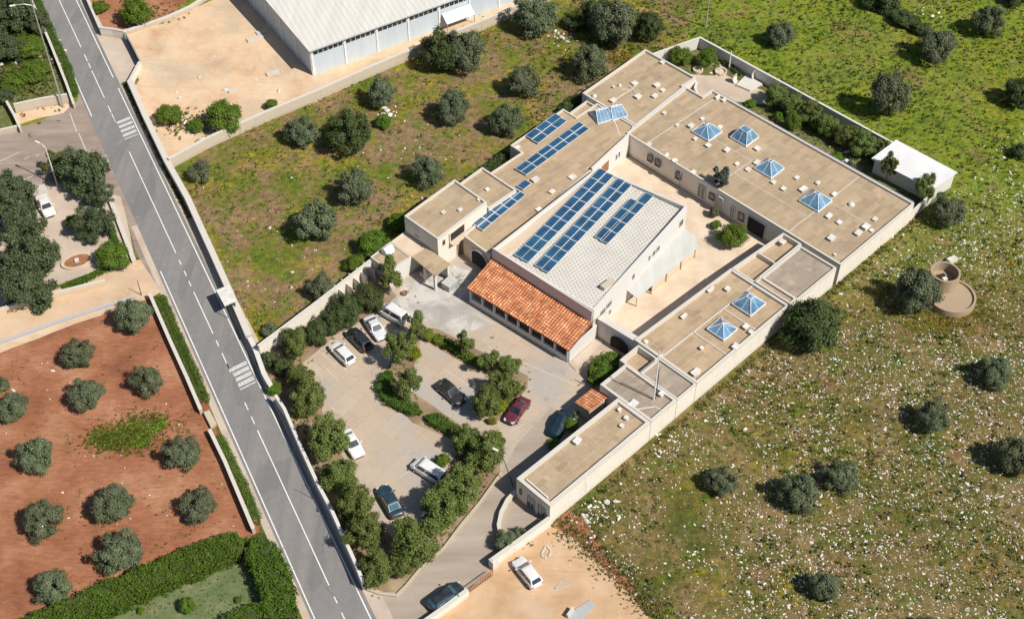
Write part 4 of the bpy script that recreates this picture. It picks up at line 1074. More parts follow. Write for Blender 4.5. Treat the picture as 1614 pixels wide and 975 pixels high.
CROWN = {}
for k in range(4):
    CROWN['olive', k] = crown_mesh('olive_crown', 'leaf_olive', (70, 60, 64, 54)[k], (.15, .29), ((.5, .82), (.46, .86), (.5, .85), (.45, .88))[k], (16000, 14000, 15000, 12500)[k], .05, -.85)
for k in range(3):
    CROWN['oak', k] = crown_mesh('oak_crown', 'leaf_dark', 70, (.18, .3), (.56, .86), 14000, .055, -.8)
    CROWN['park', k] = crown_mesh('park_crown', 'leaf_park', 48, (.16, .31), (.38, .9), 12500, .055, -.9, .8)
    CROWN['pine', k] = crown_mesh('pine_crown', 'leaf_pine', 54, (.14, .28), (.42, .95), 12500, .055, -.8, .8)
for k in range(2):
    CROWN['slim', k] = crown_mesh('slim_crown', 'leaf_park', 26, (.17, .32), (.3, .95), 7000, .068, -.9, .9)
    CROWN['bush', k] = crown_mesh('bush_crown', 'leaf_bright', 36, (.2, .38), (.5, .8), 8000, .065, -.4)
    CROWN['lime', k] = crown_mesh('lime_crown', 'leaf_lime', 26, (.28, .4), (.5, .7), 5000, .075, -.4)
    CROWN['grey', k] = crown_mesh('grey_crown', 'leaf_olive', 30, (.18, .34), (.4, .9), 7000, .062, -.5)
    CROWN['teal', k] = crown_mesh('teal_crown', 'leaf_teal', 20, (.2, .32), (.35, .9), 2200, .12, -.6, .9)
NV = {'olive': 4, 'oak': 3, 'park': 3, 'pine': 3, 'slim': 2, 'bush': 2, 'lime': 2, 'grey': 2, 'teal': 2}

def trunk_mesh(name, pale, thick):
    mb = MB()
    mb.tube([(0, 0, 0), (.02, .01, .3), (-.02, .03, .62), (.02, 0, 1.0)], [thick * 1.35, thick, thick * .85, thick * .3], 7)
    for k in range(5):
        a = k * 1.26 + .3; r = .38 + .1 * (k % 2)
        mb.tube([(0, 0, .5 + .05 * k), (math.cos(a) * r * .5, math.sin(a) * r * .5, .78), (math.cos(a) * r, math.sin(a) * r, 1.12)], [thick * .6, thick * .4, thick * .15], 5)
    return raw_mesh(name, mb.v, mb.f, mb.mi, [M['bark_pale' if pale else 'bark']], True)
TRUNK = {0: trunk_mesh('trunk', False, .10), 1: trunk_mesh('trunk', True, .055)}

NAMES = {'olive': ('olive_tree', 'tree'), 'oak': ('carob_tree', 'tree'), 'park': ('leafy_tree', 'tree'), 'pine': ('pine_tree', 'tree'), 'slim': ('slender_tree', 'tree'),
         'bush': ('shrub', 'shrub'), 'lime': ('shrub', 'shrub'), 'grey': ('shrub', 'shrub'), 'teal': ('shrub', 'shrub')}
GROUPS = {'olive': 'olive trees in the fields', 'park': 'trees planted around the car park', 'slim': 'thin pale stemmed trees', 'pine': 'dark trees in the walled plots'}
tcount = 0
def tree(kind, px, py, w, hr=.9, label='', lift=0.0, z0=0.0, group=None, var=None):
    """px, py = middle of the crown, w = crown width in photo pixels, hr = crown height / width, lift = clear stem in metres"""
    global tcount
    d = ppm(at(px, py, 2)); Rr = w / 2 / d
    hc = z0 + lift + Rr * hr * .93
    b = at(px, py, hc); rz = random.uniform(0, 6.28)
    nm, cat = NAMES[kind]
    root = thing(nm, label, cat, (b.x, b.y, z0), rz, group or GROUPS.get(kind))
    v = (tcount if var is None else var) % NV[kind]; tcount += 1
    cr = bpy.data.objects.new('crown', CROWN[kind, v]); COL.objects.link(cr); cr.parent = root
    cr.location = (0, 0, hc - z0); cr.scale = (Rr * random.uniform(.97, 1.1), Rr * random.uniform(.97, 1.1), Rr * hr * random.uniform(.95, 1.1))
    tr = bpy.data.objects.new('trunk', TRUNK[1 if kind in ('slim', 'park', 'pine') else 0]); COL.objects.link(tr); tr.parent = root
    tr.scale = (Rr * .95, Rr * .95, hc - z0)
    return root

T = [
 # red earth field
 ('olive', 208, 496, 62, .95, 'round grey olive tree in the red field corner nearest the dirt lane and road'),
 ('olive', 121, 555, 54, .95, 'olive tree with a brownish top standing alone in the upper red field below the lane'),
 ('olive', 135, 620, 58, .9, 'grey green olive tree in the middle of the upper red field'),
 ('olive', 232, 598, 53, .95, 'round olive tree in the red field beside the stone wall and clipped verge'),
 ('olive', 18, 642, 50, .9, 'olive tree cut by the picture edge in the red field, lower of the touching pair'),
 ('olive', -4, 606, 36, .9, 'olive tree half outside the picture edge in the red field, upper of the touching pair'),
 ('olive', 54, 717, 64, .85, 'broad olive tree in the red field level with the weedy green patch'),
 ('olive', 287, 713, 58, .95, 'olive tree between the weedy green patch and the lower stone wall'),
 ('olive', 175, 794, 70, .9, 'large olive tree in the red field directly below the weedy green patch'),
 ('olive', 312, 794, 60, .9, 'olive tree in the red field corner closest to the garden hedge and road wall'),
 ('olive', 68, 818, 63, .95, 'olive tree in the lower red field with bare red soil all around'),
 ('olive', 189, 870, 74, .88, 'largest grey olive tree in the red field close above the garden hedge'),
 ('olive', 84, 926, 61, .92, 'lowest olive tree of the red field beside the far end of the garden hedge'),
 # meadow
 ('olive', 475, 205, 56, .95, 'olive tree in the meadow just below the cream yard wall'),
 ('oak', 549, 210, 72, .9, 'dark dense carob tree in the meadow among the olives'),
 ('olive', 600, 146, 46, 1.2, 'tall ragged olive tree close to the yard wall below the warehouse'),
 ('olive', 712, 170, 54, 1.05, 'olive tree in the meadow beyond the small stone heap'),
 ('olive', 797, 187, 54, 1.1, 'olive tree in the meadow closest to the solar wing wall'),
 ('olive', 825, 127, 50, 1.05, 'olive tree in the meadow between the big double tree and the north block'),
 ('olive', 674, 268, 56, .95, 'olive tree in the brown part of the meadow above the two storey house'),
 ('olive', 559, 294, 64, .92, 'olive tree in the middle of the brown meadow'),
 ('olive', 497, 347, 76, .88, 'broad olive tree lowest in the meadow, largest there'),
 ('olive', 733, 80, 64, 1.1, 'big grey green half of the twin tree at the end of the yard wall'),
 ('oak', 694, 80, 66, 1.0, 'dark half of the twin tree against the yard wall by the warehouse awning'),
 ('grey', 315, 270, 40, .7, 'low grey shrub in the meadow corner below the yard wall end'),
 ('grey', 508, 452, 48, .9, 'silvery leafless looking shrub leaning over the tall boundary wall'),
 ('bush', 605, 192, 28, .8, 'small green shrub beside the white stone heap in the meadow'),
 ('bush', 590, 385, 48, .8, 'bright green shrub against the wall of the annex, upper', .0),
 ('bush', 628, 350, 34, .8, 'bright green shrub between the annex and the two storey house wall'),
 ('bush', 560, 415, 34, .7, 'small green shrub in the meadow below the annex wall'),
 ('grey', 425, 520, 30, .6, 'low grey shrub behind the boundary wall corner near the crosswalk'),
 # top
 ('olive', 842, 24, 76, .85, 'wide olive tree at the top edge where the yard wall ends'),
 ('olive', 965, 35, 82, .95, 'largest grey olive of the dense clump above the north block'),
 ('oak', 938, 20, 50, .9, 'dark tree behind the dense clump at the top edge'),
 ('oak', 1022, 42, 46, 1.1, 'dark green tree at the green field side of the dense clump'),
 ('olive', 931, 97, 60, 1.0, 'olive tree standing just outside the north block beside the yellow flowers'),
 ('oak', 908, 34, 38, .7, 'dark low bush under the dense clump of trees beside the stones'),
 # upper green field
 ('olive', 1230, 52, 47, 1.0, 'olive tree alone in the upper green field beyond the garden wall'),
 ('olive', 1476, 71, 60, .95, 'open olive tree in the green field beneath the dark bramble strip'),
 ('olive', 1557, 32, 54, .95, 'grey olive tree close to the top corner of the green field'),
 ('olive', 1403, 150, 62, 1.3, 'tall dense dark olive tree in the green field beyond the garden hedge trees', .0),
 ('oak', 1608, 147, 50, .9, 'dark olive cut by the picture edge in the green field'),
 ('oak', 1607, 238, 28, .8, 'small dark bush at the picture edge in the stony field'),
 ('oak', 1392, -6, 60, .6, 'dark bush at the top edge at the head of the bramble strip'),
 ('oak', 1425, 30, 40, .5, 'dark low bramble in the green field, middle of the strip'),
 ('oak', 1452, 45, 34, .5, 'dark low bramble in the green field, end of the strip'),
 ('oak', 1605, -8, 40, .8, 'dark tree clipped by the top corner of the picture'),
 # stony field
 ('olive', 1493, 331, 58, .95, 'olive tree at the foot of the main block wall near the white shed'),
 ('olive', 1445, 457, 76, 1.0, 'large olive tree beside the round stone cistern'),
 ('oak', 1281, 515, 90, .88, 'huge dark green tree against the long wall of the east wing'),
 ('olive', 1568, 586, 54, .9, 'olive tree in the stony field below the cistern'),
 ('olive', 1470, 655, 58, .92, 'olive tree in the thick of the white stones below the long dark tree'),
 ('olive', 1600, 716, 66, .95, 'big dark olive tree at the picture edge in the stony field'),
 ('olive', 1138, 756, 52, .9, 'olive tree in the stony field nearest the gatehouse wall'),
 ('olive', 1258, 775, 66, .85, 'broad olive tree of the pair in the lower stony field'),
 ('olive', 1326, 750, 56, .9, 'smaller olive tree of the pair in the lower stony field'),
 ('olive', 1298, 922, 52, .95, 'olive tree near the bottom edge among dense white stones'),
 ('olive', 1462, 990, 50, .9, 'olive tree peeping over the bottom edge in the stony field'),
 # paved yard and orchard
 ('pine', 18, 297, 62, 1.0, 'dark tree at the street end of the tree row on the picture edge'),
 ('pine', 22, 348, 74, .95, 'dark tree second from the street in the row on the picture edge'),
 ('pine', 42, 400, 92, .9, 'broadest dark tree of the row overhanging the paved yard'),
 ('pine', 40, 448, 84, .9, 'dark tree over the low wall by the dirt lane'),
 ('pine', -12, 420, 70, .9, 'dark tree mostly outside the picture edge above the lane'),
 ('pine', 132, 272, 76, 1.05, 'big dark tree at the side street corner of the paved yard'),
 ('slim', 95, 258, 44, 1.1, 'thin pale tree by the lamp post at the side street'),
 ('pine', 158, 305, 46, 1.0, 'dark tree beside the road under the big corner tree'),
 ('pine', 148, 353, 60, 1.0, 'dark tree with bare pale stem beside the oval planter'),
 ('bush', 178, 405, 52, .8, 'bright green shrub at the road corner of the paved yard'),
 ('bush', 115, 350, 26, .8, 'yellowish shrub on the edge of the paved yard beneath the trees'),
 ('pine', 20, 20, 64, .9, 'dark orchard tree in the top corner'),
 ('pine', 8, 75, 60, .8, 'dark orchard tree on the picture edge above the junction'),
 ('bush', 45, 75, 50, .6, 'bright green orchard bush among pale stones'),
 ('bush', 55, 112, 46, .6, 'green orchard bush closest to the road wall'),
 ('bush', 22, 130, 44, .6, 'green orchard bush above the tan end wall'),
 ('pine', 58, 35, 44, .7, 'dark orchard bush beside the thin road wall'),
 ('pine', 2, 150, 34, .7, 'dark orchard bush by the short pale wall'),
 ('bush', 216, 20, 48, .95, 'bright round tree in the red garden by the yard'),
 ('bush', 158, 12, 26, .7, 'small green shrub on the red garden wall'),
 ('bush', 267, 180, 42, .8, 'green bush at the low end of the sandy yard by the road wall'),
 ('bush', 353, 186, 58, .85, 'large green bush against the inside of the yard wall'),
 ('bush', 310, 198, 30, .6, 'small green bush between the two large bushes of the yard'),
 ('bush', 428, 165, 22, .7, 'little green bush higher up along the inside of the yard wall'),
 ('bush', 296, 954, 26, 1.1, 'small green tree standing alone on the lawn'),
 ('bush', 234, 922, 12, .8, 'tiny orange tinged shrub on the lawn near the hedge'),
 ('bush', 375, 945, 12, .8, 'tiny shrub on the lawn near the road side hedge'),
 ('bush', 222, 962, 12, .8, 'tiny shrub at the lower edge of the lawn'),
 # car park, road side row
 ('park', 466, 540, 48, 1.1, 'grey leaved tall tree at the corner of the car park by the boundary wall', .6),
 ('park', 474, 592, 44, 1.0, 'leafy tree between the corner tree and the first road side tree of the car park', .4),
 ('park', 484, 625, 56, 1.2, 'bushy yellow green tree along the road wall beside the empty parking bays', .2),
 ('park', 518, 690, 70, 1.05, 'tree overhanging the half hidden white car along the road wall', .3),
 ('park', 537, 745, 60, 1.1, 'tree below the half hidden white car along the road wall', .3),
 ('park', 558, 790, 64, 1.1, 'tree beside the dark blue saloon along the road wall', .3),
 ('park', 577, 835, 62, 1.1, 'tree second from the road entrance along the road wall', .3),
 ('park', 590, 890, 60, 1.05, 'yellow green tree at the corner of the road entrance', .2),
 ('park', 655, 848, 80, 1.1, 'biggest leafy tree at the tail of the dark blue saloon', .6),
 ('park', 632, 888, 46, .9, 'low leafy tree between the corner tree and the biggest tree', .2),
 ('park', 697, 792, 70, 1.0, 'leafy tree at the tail of the white van', .4),
 ('bush', 690, 825, 34, .9, 'bright green shrub beneath the trees along the entrance drive'),
 ('park', 727, 765, 66, 1.0, 'leafy tree along the drive between the van and the island', .4),
 ('park', 765, 708, 68, 1.0, 'dense tree at the drive side of the island corner', .5),
 ('park', 735, 692, 48, 1.0, 'dark leafy tree at the end of the clipped island hedge', .5),
 ('bush', 781, 697, 30, 1.1, 'green shrub at the drive edge next to the dense island tree'),
 ('bush', 697, 725, 26, .8, 'small round shrub beside the nose of the white van'),
 # boundary hedge trees
 ('oak', 498, 525, 40, 1.0, 'dark shrub tree in the boundary hedge nearest the white hatchback', .0),
 ('oak', 522, 508, 44, .9, 'dark hedge tree behind the black hatchback'),
 ('oak', 545, 488, 58, .85, 'big dark hedge tree under the boundary wall'),
 ('oak', 580, 470, 52, .85, 'dark hedge tree beside the tall stemmed tree by the annex'),
 ('slim', 611, 430, 48, 1.3, 'tall pale stemmed tree in front of the annex', 1.6),
 ('oak', 446, 578, 36, .9, 'dark tree in the shady corner bed beside the crosswalk wall'),
 ('bush', 432, 612, 26, .7, 'bright shrub at the end of the crooked corner wall'),
 ('pine', 425, 566, 34, .8, 'dark tree just inside the corner wall at the crosswalk'),
 # island
 ('slim', 655, 512, 44, 1.1, 'tree at the island tip beside the white camper', 1.4),
 ('slim', 631, 545, 46, 1.2, 'tree on the island closest to the silver saloon', 1.4),
 ('slim', 645, 600, 44, 1.3, 'grey tree standing in the clipped island hedge', 1.2),
 ('lime', 654, 556, 23, 1.0, 'yellow green ball shrub on the island'),
 ('lime', 675, 527, 22, .9, 'bright shrub on the island tip nearest the forecourt'),
 ('lime', 691, 536, 18, .8, 'small bright shrub in the island hedge opposite the porch'),
 ('slim', 731, 540, 32, 1.3, 'young tree alone in the island hedge opposite the porch', .8),
 ('slim', 770, 568, 36, 1.1, 'young tree on the island facing the middle of the porch', .8),
 ('park', 800, 578, 38, 1.0, 'leafy tree at the island end facing the porch corner', .5),
 ('park', 788, 605, 48, 1.0, 'leafy island tree between the sports car and the drive', .6),
 ('park', 766, 632, 48, 1.1, 'leafy island tree next to the sports car', .8),
 ('park', 812, 612, 26, 1.0, 'small leafy tree at the nose of the maroon saloon', .3),
 ('lime', 789, 640, 27, .9, 'bright shrub beside the maroon saloon'),
 ('lime', 776, 663, 16, .9, 'small lime shrub on the kerb under the maroon saloon'),
 # by the buildings
 ('grey', 905, 652, 14, 1.1, 'small dark shrub in front of the tiled shed'),
 ('bush', 900, 668, 26, .8, 'green bush between the tiled shed and the blue cover'),
 ('bush', 874, 700, 24, .5, 'low green bush along the gatehouse wall'),
 ('bush', 970, 528, 26, .8, 'green shrub in the shade behind the courtyard arch'),
 ('grey', 797, 852, 40, .8, 'grey shrub at the gate pillar'),
 ('grey', 818, 842, 26, .9, 'grey shrub on the lot wall beside the gatehouse forecourt'),
 ('slim', 1402, 262, 30, 1.6, 'thin tree leaning on the front of the white shed', .8),
 ('slim', 1458, 292, 36, 1.3, 'thin tree at the corner of the white shed', .6),
 ('bush', 1155, 372, 46, .8, 'shrub bed at the courtyard end beside the dark garage opening'),
 ('bush', 1128, 354, 18, .8, 'small round shrub under the courtyard windows'),
 ('grey', 1127, 334, 18, 1.2, 'dark climbing plant against the courtyard wall'),
 # back garden
 ('bush', 1072, 88, 38, .8, 'round green shrub in the narrow garden beside the north block'),
 ('bush', 1114, 92, 32, 1.0, 'dark leafy shrub beneath the garden wall lamp'),
 ('park', 1226, 150, 42, .95, 'first of the garden trees along the white wall, next to the white boat shapes', .2),
 ('park', 1250, 165, 40, .95, 'second garden tree from the boat shapes along the white wall', .2),
 ('park', 1278, 178, 40, .95, 'third garden tree from the boat shapes along the white wall', .2),
 ('park', 1306, 196, 40, .95, 'garden tree in the middle of the white wall row', .2),
 ('park', 1334, 212, 40, .95, 'third garden tree from the white shed along the wall', .2),
 ('park', 1360, 228, 42, .95, 'second garden tree from the white shed along the wall', .2),
 ('park', 1388, 236, 38, .9, 'last garden tree beside the white shed', .2),
 ('bush', 1250, 193, 26, 1.3, 'upright bright green shrub between the main block and the garden trees'),
 ('bush', 1227, 184, 16, 1.0, 'small clipped shrub by the garden gutter'),
 ('bush', 1183, 163, 20, .5, 'low clipped shrub beside the main block corner'),
 ('bush', 1318, 248, 24, .5, 'low rockery shrub in the garden strip'),
 ('teal', 1340, 262, 24, .5, 'blue green shrub at the gutter of the main block'),
 ('slim', 1283, 192, 18, 1.4, 'thin sapling in front of the garden trees', .3),
]
TREE_POS = []
for row in T:
    kind, px, py, w, hr, label = row[:6]
    r_ = tree(kind, px, py, w, hr, label, row[6] if len(row) > 6 else 0.0)
    TREE_POS.append((r_.location.x, r_.location.y, w / 2 / ppm(r_.location)))
tree('teal', 1138, 281, 32, 1.1, 'tangled blue green plant growing out of the main block roof edge', .1, ZT - .25)

def hedge(name, label, px, width, h, mat, dens=46, ls=.2, lump=.35, group=None, core='leaf_dark', world=False):
    """clipped or shaggy hedge: solid twig core under a skin of leaf faces"""
    P = [Vector(p).xy if world else at(p[0], p[1], h * .55).xy for p in px]
    den = [P[0]]
    for a, b in zip(P, P[1:]):
        n = max(1, int((b - a).length / .8)); den += [a + (b - a) * (k / n) for k in range(1, n + 1)]
    L = sum((b - a).length for a, b in zip(den, den[1:]))
    root = thing(name, label, 'hedge', (den[len(den) // 2].x, den[len(den) // 2].y, 0), group=group)
    dens, ls = dens * 2.2, ls * .68
    n = int(L * (width + 2 * h) * dens)
    cum = np.cumsum([0] + [(b - a).length for a, b in zip(den, den[1:])])
    D = np.array([[p.x, p.y] for p in den])
    s = rng.uniform(0, L, n); x = np.interp(s, cum, D[:, 0]); y = np.interp(s, cum, D[:, 1])
    k = np.clip(np.searchsorted(cum, s) - 1, 0, len(den) - 2)
    t = D[k + 1] - D[k]; t /= np.linalg.norm(t, axis=1, keepdims=True); nr = np.stack([-t[:, 1], t[:, 0]], 1)
    a = rng.uniform(0, 1, n) * (width + 2 * h)
    side = np.where(a < h, -1, np.where(a > h + width, 1, 0))
    off = np.where(side == 0, a - h - width / 2, side * width / 2); z = np.where(side == -1, a, np.where(side == 1, a - h - width, h))
    lumpv = np.array([mnoise.noise((xx * .9, yy * .9, zz * .9 + 7)) + .6 * mnoise.noise((xx * 2.3, yy * 2.3, zz * 2.3)) for xx, yy, zz in zip(x + nr[:, 0] * off, y + nr[:, 1] * off, z)])
    push = lumpv * lump * 1.35 + rng.normal(size=n) * .1 - .06
    endt = np.minimum(s, L - s); rnd = np.clip(endt / (width * .6), .35, 1)
    edge = 1 - .18 * (np.abs(off) / (width / 2)) ** 4 * (side == 0)
    off2 = (off + side * push) * rnd; z2 = np.maximum(.03, z * edge + np.where(side == 0, push, 0)) * np.clip(endt / (width * .3), .55, 1)
    pos = np.stack([x + nr[:, 0] * off2, y + nr[:, 1] * off2, z2], 1)
    nv = np.stack([nr[:, 0] * side, nr[:, 1] * side, (side == 0) * 1.0], 1) + rng.normal(size=(n, 3)) * .55
    v = leaf_cloud(pos, nv, ls * rng.uniform(.6, 1.4, n)); v -= np.array([root.location.x, root.location.y, 0])
    o = bpy.data.objects.new('foliage', quads_mesh('hedge_foliage', v, [mat])); COL.objects.link(o); o.parent = root
    # twiggy core
    iw = max(.1, width / 2 - lump * .75 - .08); Lp, Rp = offset_path(den, iw), offset_path(den, -iw); mb = MB(); ih = max(.1, h - lump * .7 - .06)
    for i in range(1, len(den) - 2):
        j = i + 1
        mb.face([(*Rp[i], .0), (*Rp[j], .0), (*Rp[j], ih), (*Rp[i], ih)]); mb.face([(*Lp[j], 0), (*Lp[i], 0), (*Lp[i], ih), (*Lp[j], ih)])
        mb.face([(*Rp[i], ih), (*Rp[j], ih), (*Lp[j], ih), (*Lp[i], ih)])
    if mb.f: obj('twig_core', mb, core, root)
    return root

hedge('garden_hedge', 'thick bright green hedge between the red field and the lawn', [(-60, 1042), (105, 972), (200, 930), (290, 893), (392, 851)], 3.3, 2.1, 'leaf_hedge')
hedge('garden_hedge', 'thick bright green hedge between the lawn and the main road', [(396, 850), (416, 880), (432, 912), (441, 946), (436, 990)], 3.4, 2.3, 'leaf_hedge')
hedge('garden_hedge', 'bright hedge closing the lawn at the bottom edge', [(330, 1005), (385, 978), (424, 958)], 2.4, 1.9, 'leaf_hedge')
hedge('verge_hedge', 'low clipped green verge between the upper red field wall and the road, wall side row', [(246, 466), (272, 528), (297, 585), (317, 634)], .8, .45, 'leaf_hedge', 60, .13, .12)
hedge('verge_hedge', 'low clipped green verge between the upper red field wall and the road, kerb side row', [(255, 464), (281, 525), (307, 583), (328, 634)], .8, .45, 'leaf_hedge', 60, .13, .12)
hedge('verge_hedge', 'low clipped green verge beside the lower stretch of the red field wall', [(344, 684), (364, 725), (384, 766), (408, 826)], 1.1, .4, 'leaf_bright', 60, .13, .15)
hedge('verge_hedge', 'dark clipped verge beside the orchard wall in the top corner', [(50, -22), (62, 8), (87, 65), (108, 109), (119, 152)], 1.2, .45, 'leaf_hedge', 60, .14, .15)
hedge('island_hedge', 'clipped dark green hedge round the outer corner of the parking island', [(616, 584), (602, 606), (612, 626), (640, 641), (664, 649)], 1.6, 1.0, 'leaf_hedge', 55, .16, .22)
hedge('island_hedge', 'clipped hedge along the island behind the sports car', [(670, 655), (691, 664), (712, 676), (728, 686)], 1.7, .9, 'leaf_hedge', 55, .16, .25)
hedge('island_hedge', 'bright hedge along the island side facing the porch', [(680, 528), (700, 538), (738, 562), (764, 577)], 1.3, .8, 'leaf_bright', 55, .16, .25)
hedge('porch_hedge', 'bright green bushy hedge against the mast house near the end of the porch', [(930, 600), (950, 582), (976, 558)], 2.8, 1.7, 'leaf_bright', 50, .2, .4)
hedge('wall_hedge', 'dark bushy hedge along the outside of the solar wing wall', [(728, 296), (756, 276), (790, 250), (800, 240)], 1.2, 1.3, 'leaf_dark', 50, .2, .35)
hedge('wall_hedge', 'dark bushy hedge below the small north step roof', [(880, 178), (898, 164), (915, 152)], 1.3, 1.2, 'leaf_dark', 50, .2, .35)
hedge('yard_hedge', 'narrow green hedge beside the low wall of the paved yard facing the lane', [(98, 452), (125, 444), (150, 432), (165, 424)], .8, .8, 'leaf_hedge', 50, .16, .2)
hedge('yard_hedge', 'narrow green hedge between the paved yard and the main road', [(168, 345), (178, 370), (190, 398)], .8, .9, 'leaf_hedge', 50, .16, .2)
hedge('bramble_strip', 'dark green bramble strip across the upper green field', [(1370, 2), (1405, 18), (1430, 32), (1455, 46)], 3.2, .7, 'leaf_dark', 26, .28, .4)
hedge('garden_border', 'dark creeping border under the white garden wall', [(1138, 97), (1150, 104), (1168, 118)], .9, .45, 'leaf_dark', 55, .16, .2)

for nm, pts in (('planting_bed', [(440, 632), (470, 600), (505, 640), (520, 690), (556, 740), (580, 800), (622, 850), (604, 932), (580, 924), (548, 850), (500, 755)]),
                ('planting_bed', [(604, 932), (626, 933), (690, 874), (790, 742), (782, 700), (735, 692), (700, 745), (690, 790), (640, 840), (622, 850)]),
                ('planting_bed', [(660, 515), (690, 518), (832, 592), (832, 612), (800, 648), (778, 668), (768, 640), (800, 606), (682, 545), (664, 530)]),
                ('planting_bed', [(592, 612), (650, 512), (664, 530), (658, 565), (640, 610), (700, 652), (750, 684), (730, 700), (650, 665)]),
                ('planting_bed', [(412, 592), (408, 556), (470, 530), (530, 485), (600, 440), (626, 466), (600, 490), (530, 528), (474, 575), (470, 600), (440, 632)]),
                ('planting_bed', [(784, 872), (800, 846), (830, 838), (840, 846), (800, 874)])):
    sheet(nm, pts, .018, 'bed_soil', .12, .8)

# ------------------------------------------------------------------ solar panels
ORD = ['first', 'second', 'third', 'fourth', 'fifth', 'sixth', 'seventh', 'eighth', 'ninth', 'tenth']
def on_plane(px, py, zf):
    z = 4.0
    for _ in range(30):
        p = at(px, py, z); z = zf(*UV(p))
    return at(px, py, z)
PV = {}
def panel(c, ex, ey, nrm, w, l, label, group):
    key = (round(w, 2), round(l, 2))
    if key not in PV:
        w, l = key
        mb = MB()
        for x0, x1, y0, y1 in ((-w / 2, w / 2, -l / 2, -l / 2 + .055), (-w / 2, w / 2, l / 2 - .055, l / 2), (-w / 2, -w / 2 + .055, -l / 2 + .055, l / 2 - .055), (w / 2 - .055, w / 2, -l / 2 + .055, l / 2 - .055)):
            mb.hexa([(x0, y0, 0), (x1, y0, 0), (x1, y1, 0), (x0, y1, 0)], [(x0, y0, .07), (x1, y0, .07), (x1, y1, .07), (x0, y1, .07)])
        for x in (-w / 3, w / 3):
            for y in (-l / 3, l / 3): mb.box((x, y, -.22), .06, .06, .22)
        g = MB(); g.hexa([(-w / 2 + .04, -l / 2 + .04, .01), (w / 2 - .04, -l / 2 + .04, .01), (w / 2 - .04, l / 2 - .04, .01), (-w / 2 + .04, l / 2 - .04, .01)],
                         [(-w / 2 + .04, -l / 2 + .04, .055), (w / 2 - .04, -l / 2 + .04, .055), (w / 2 - .04, l / 2 - .04, .055), (-w / 2 + .04, l / 2 - .04, .055)])
        PV[key] = (raw_mesh('panel_frame', mb.v, mb.f, mb.mi, [M['panel_frame']]), raw_mesh('panel_glass', g.v, g.f, g.mi, [M['solar']]))
    root = thing('solar_module', label, 'solar panel', c, 0, group)
    from mathutils import Matrix
    root.rotation_euler = Matrix((ex, ey, nrm)).transposed().to_euler()
    for nm, me in zip(('frame', 'glass'), PV[key]):
        o = bpy.data.objects.new(nm, me); COL.objects.link(o); o.parent = root

def panel_row(quad, ncol, nrow, zf, place, group, cols, lift=.26):
    """quad = far-left, far-right, near-right, near-left corners in photo pixels"""
    q = [on_plane(x, y, zf) for x, y in quad]
    ex = ((q[1] - q[0]) + (q[2] - q[3])).normalized(); ey = ((q[0] - q[3]) + (q[1] - q[2])).normalized()
    nrm = ex.cross(ey).normalized(); ex = ey.cross(nrm).normalized()
    w = (((q[1] - q[0]).length + (q[2] - q[3]).length) / 2) / ncol; l = (((q[0] - q[3]).length + (q[1] - q[2]).length) / 2) / nrow
    for i in range(ncol):
        for j in range(nrow):
            s, t = (i + .5) / ncol, (j + .5) / nrow
            c = (q[3] * (1 - s) + q[2] * s) * (1 - t) + (q[0] * (1 - s) + q[1] * s) * t
            side = cols[i] if ncol > 1 else cols[0]
            lab = f'{ORD[j]} solar panel from the {place[1]}, {side} of the {place[0]}' if nrow > 1 else f'single blue panel {place[0]}'
            panel(c + nrm * lift, ex, ey, nrm, w - .03, l - .03, lab, group)
z7 = lambda l: [(700 + x / 3.843, 240 + y / 3.843) for x, y in l]
z6 = lambda l: [(780 + x / 3.843, 120 + y / 3.843) for x, y in l]
z3 = lambda l: [(800 + x / 3.843, y / 3.843) for x, y in l]
flat = lambda u, v: ZT - .2
CC = ('field side', 'porch side')
panel_row(z7([(945, 103), (1028, 155), (510, 678), (425, 630)]), 2, 9, hall_z, ('long hall row by the ledge', 'porch'), 'solar panels on the hall roof', CC)
panel_row(z7([(1055, 163), (1138, 210), (630, 742), (550, 692)]), 2, 9, hall_z, ('middle hall row', 'porch'), 'solar panels on the hall roof', CC)
panel_row(z7([(1128, 286), (1180, 312), (962, 545), (913, 520)]), 1, 4, hall_z, ('short hall row', 'porch'), 'solar panels on the hall roof', CC[:1])
panel_row(z7([(1222, 252), (1270, 275), (992, 566), (942, 540)]), 1, 5, hall_z, ('short hall row', 'porch'), 'solar panels on the hall roof', CC[1:])
panel_row(z7([(430, 225), (495, 267), (235, 487), (165, 437)]), 2, 5, flat, ('lower solar wing row', 'gateway'), 'solar panels on the solar wing', CC)
panel_row(z7([(490, 173), (530, 198), (478, 240), (440, 213)]), 1, 1, flat, ('alone at the far end of the lower row on the solar wing', ''), 'solar panels on the solar wing', CC[:1])
panel_row(z6([(510, 283), (572, 332), (190, 609), (120, 570)]), 2, 6, flat, ('long solar wing row', 'house'), 'solar panels on the solar wing', CC)
panel_row(z3([(293, 695), (357, 745), (185, 882), (105, 830)]), 2, 3, flat, ('short solar wing row', 'house'), 'solar panels on the solar wing', CC)

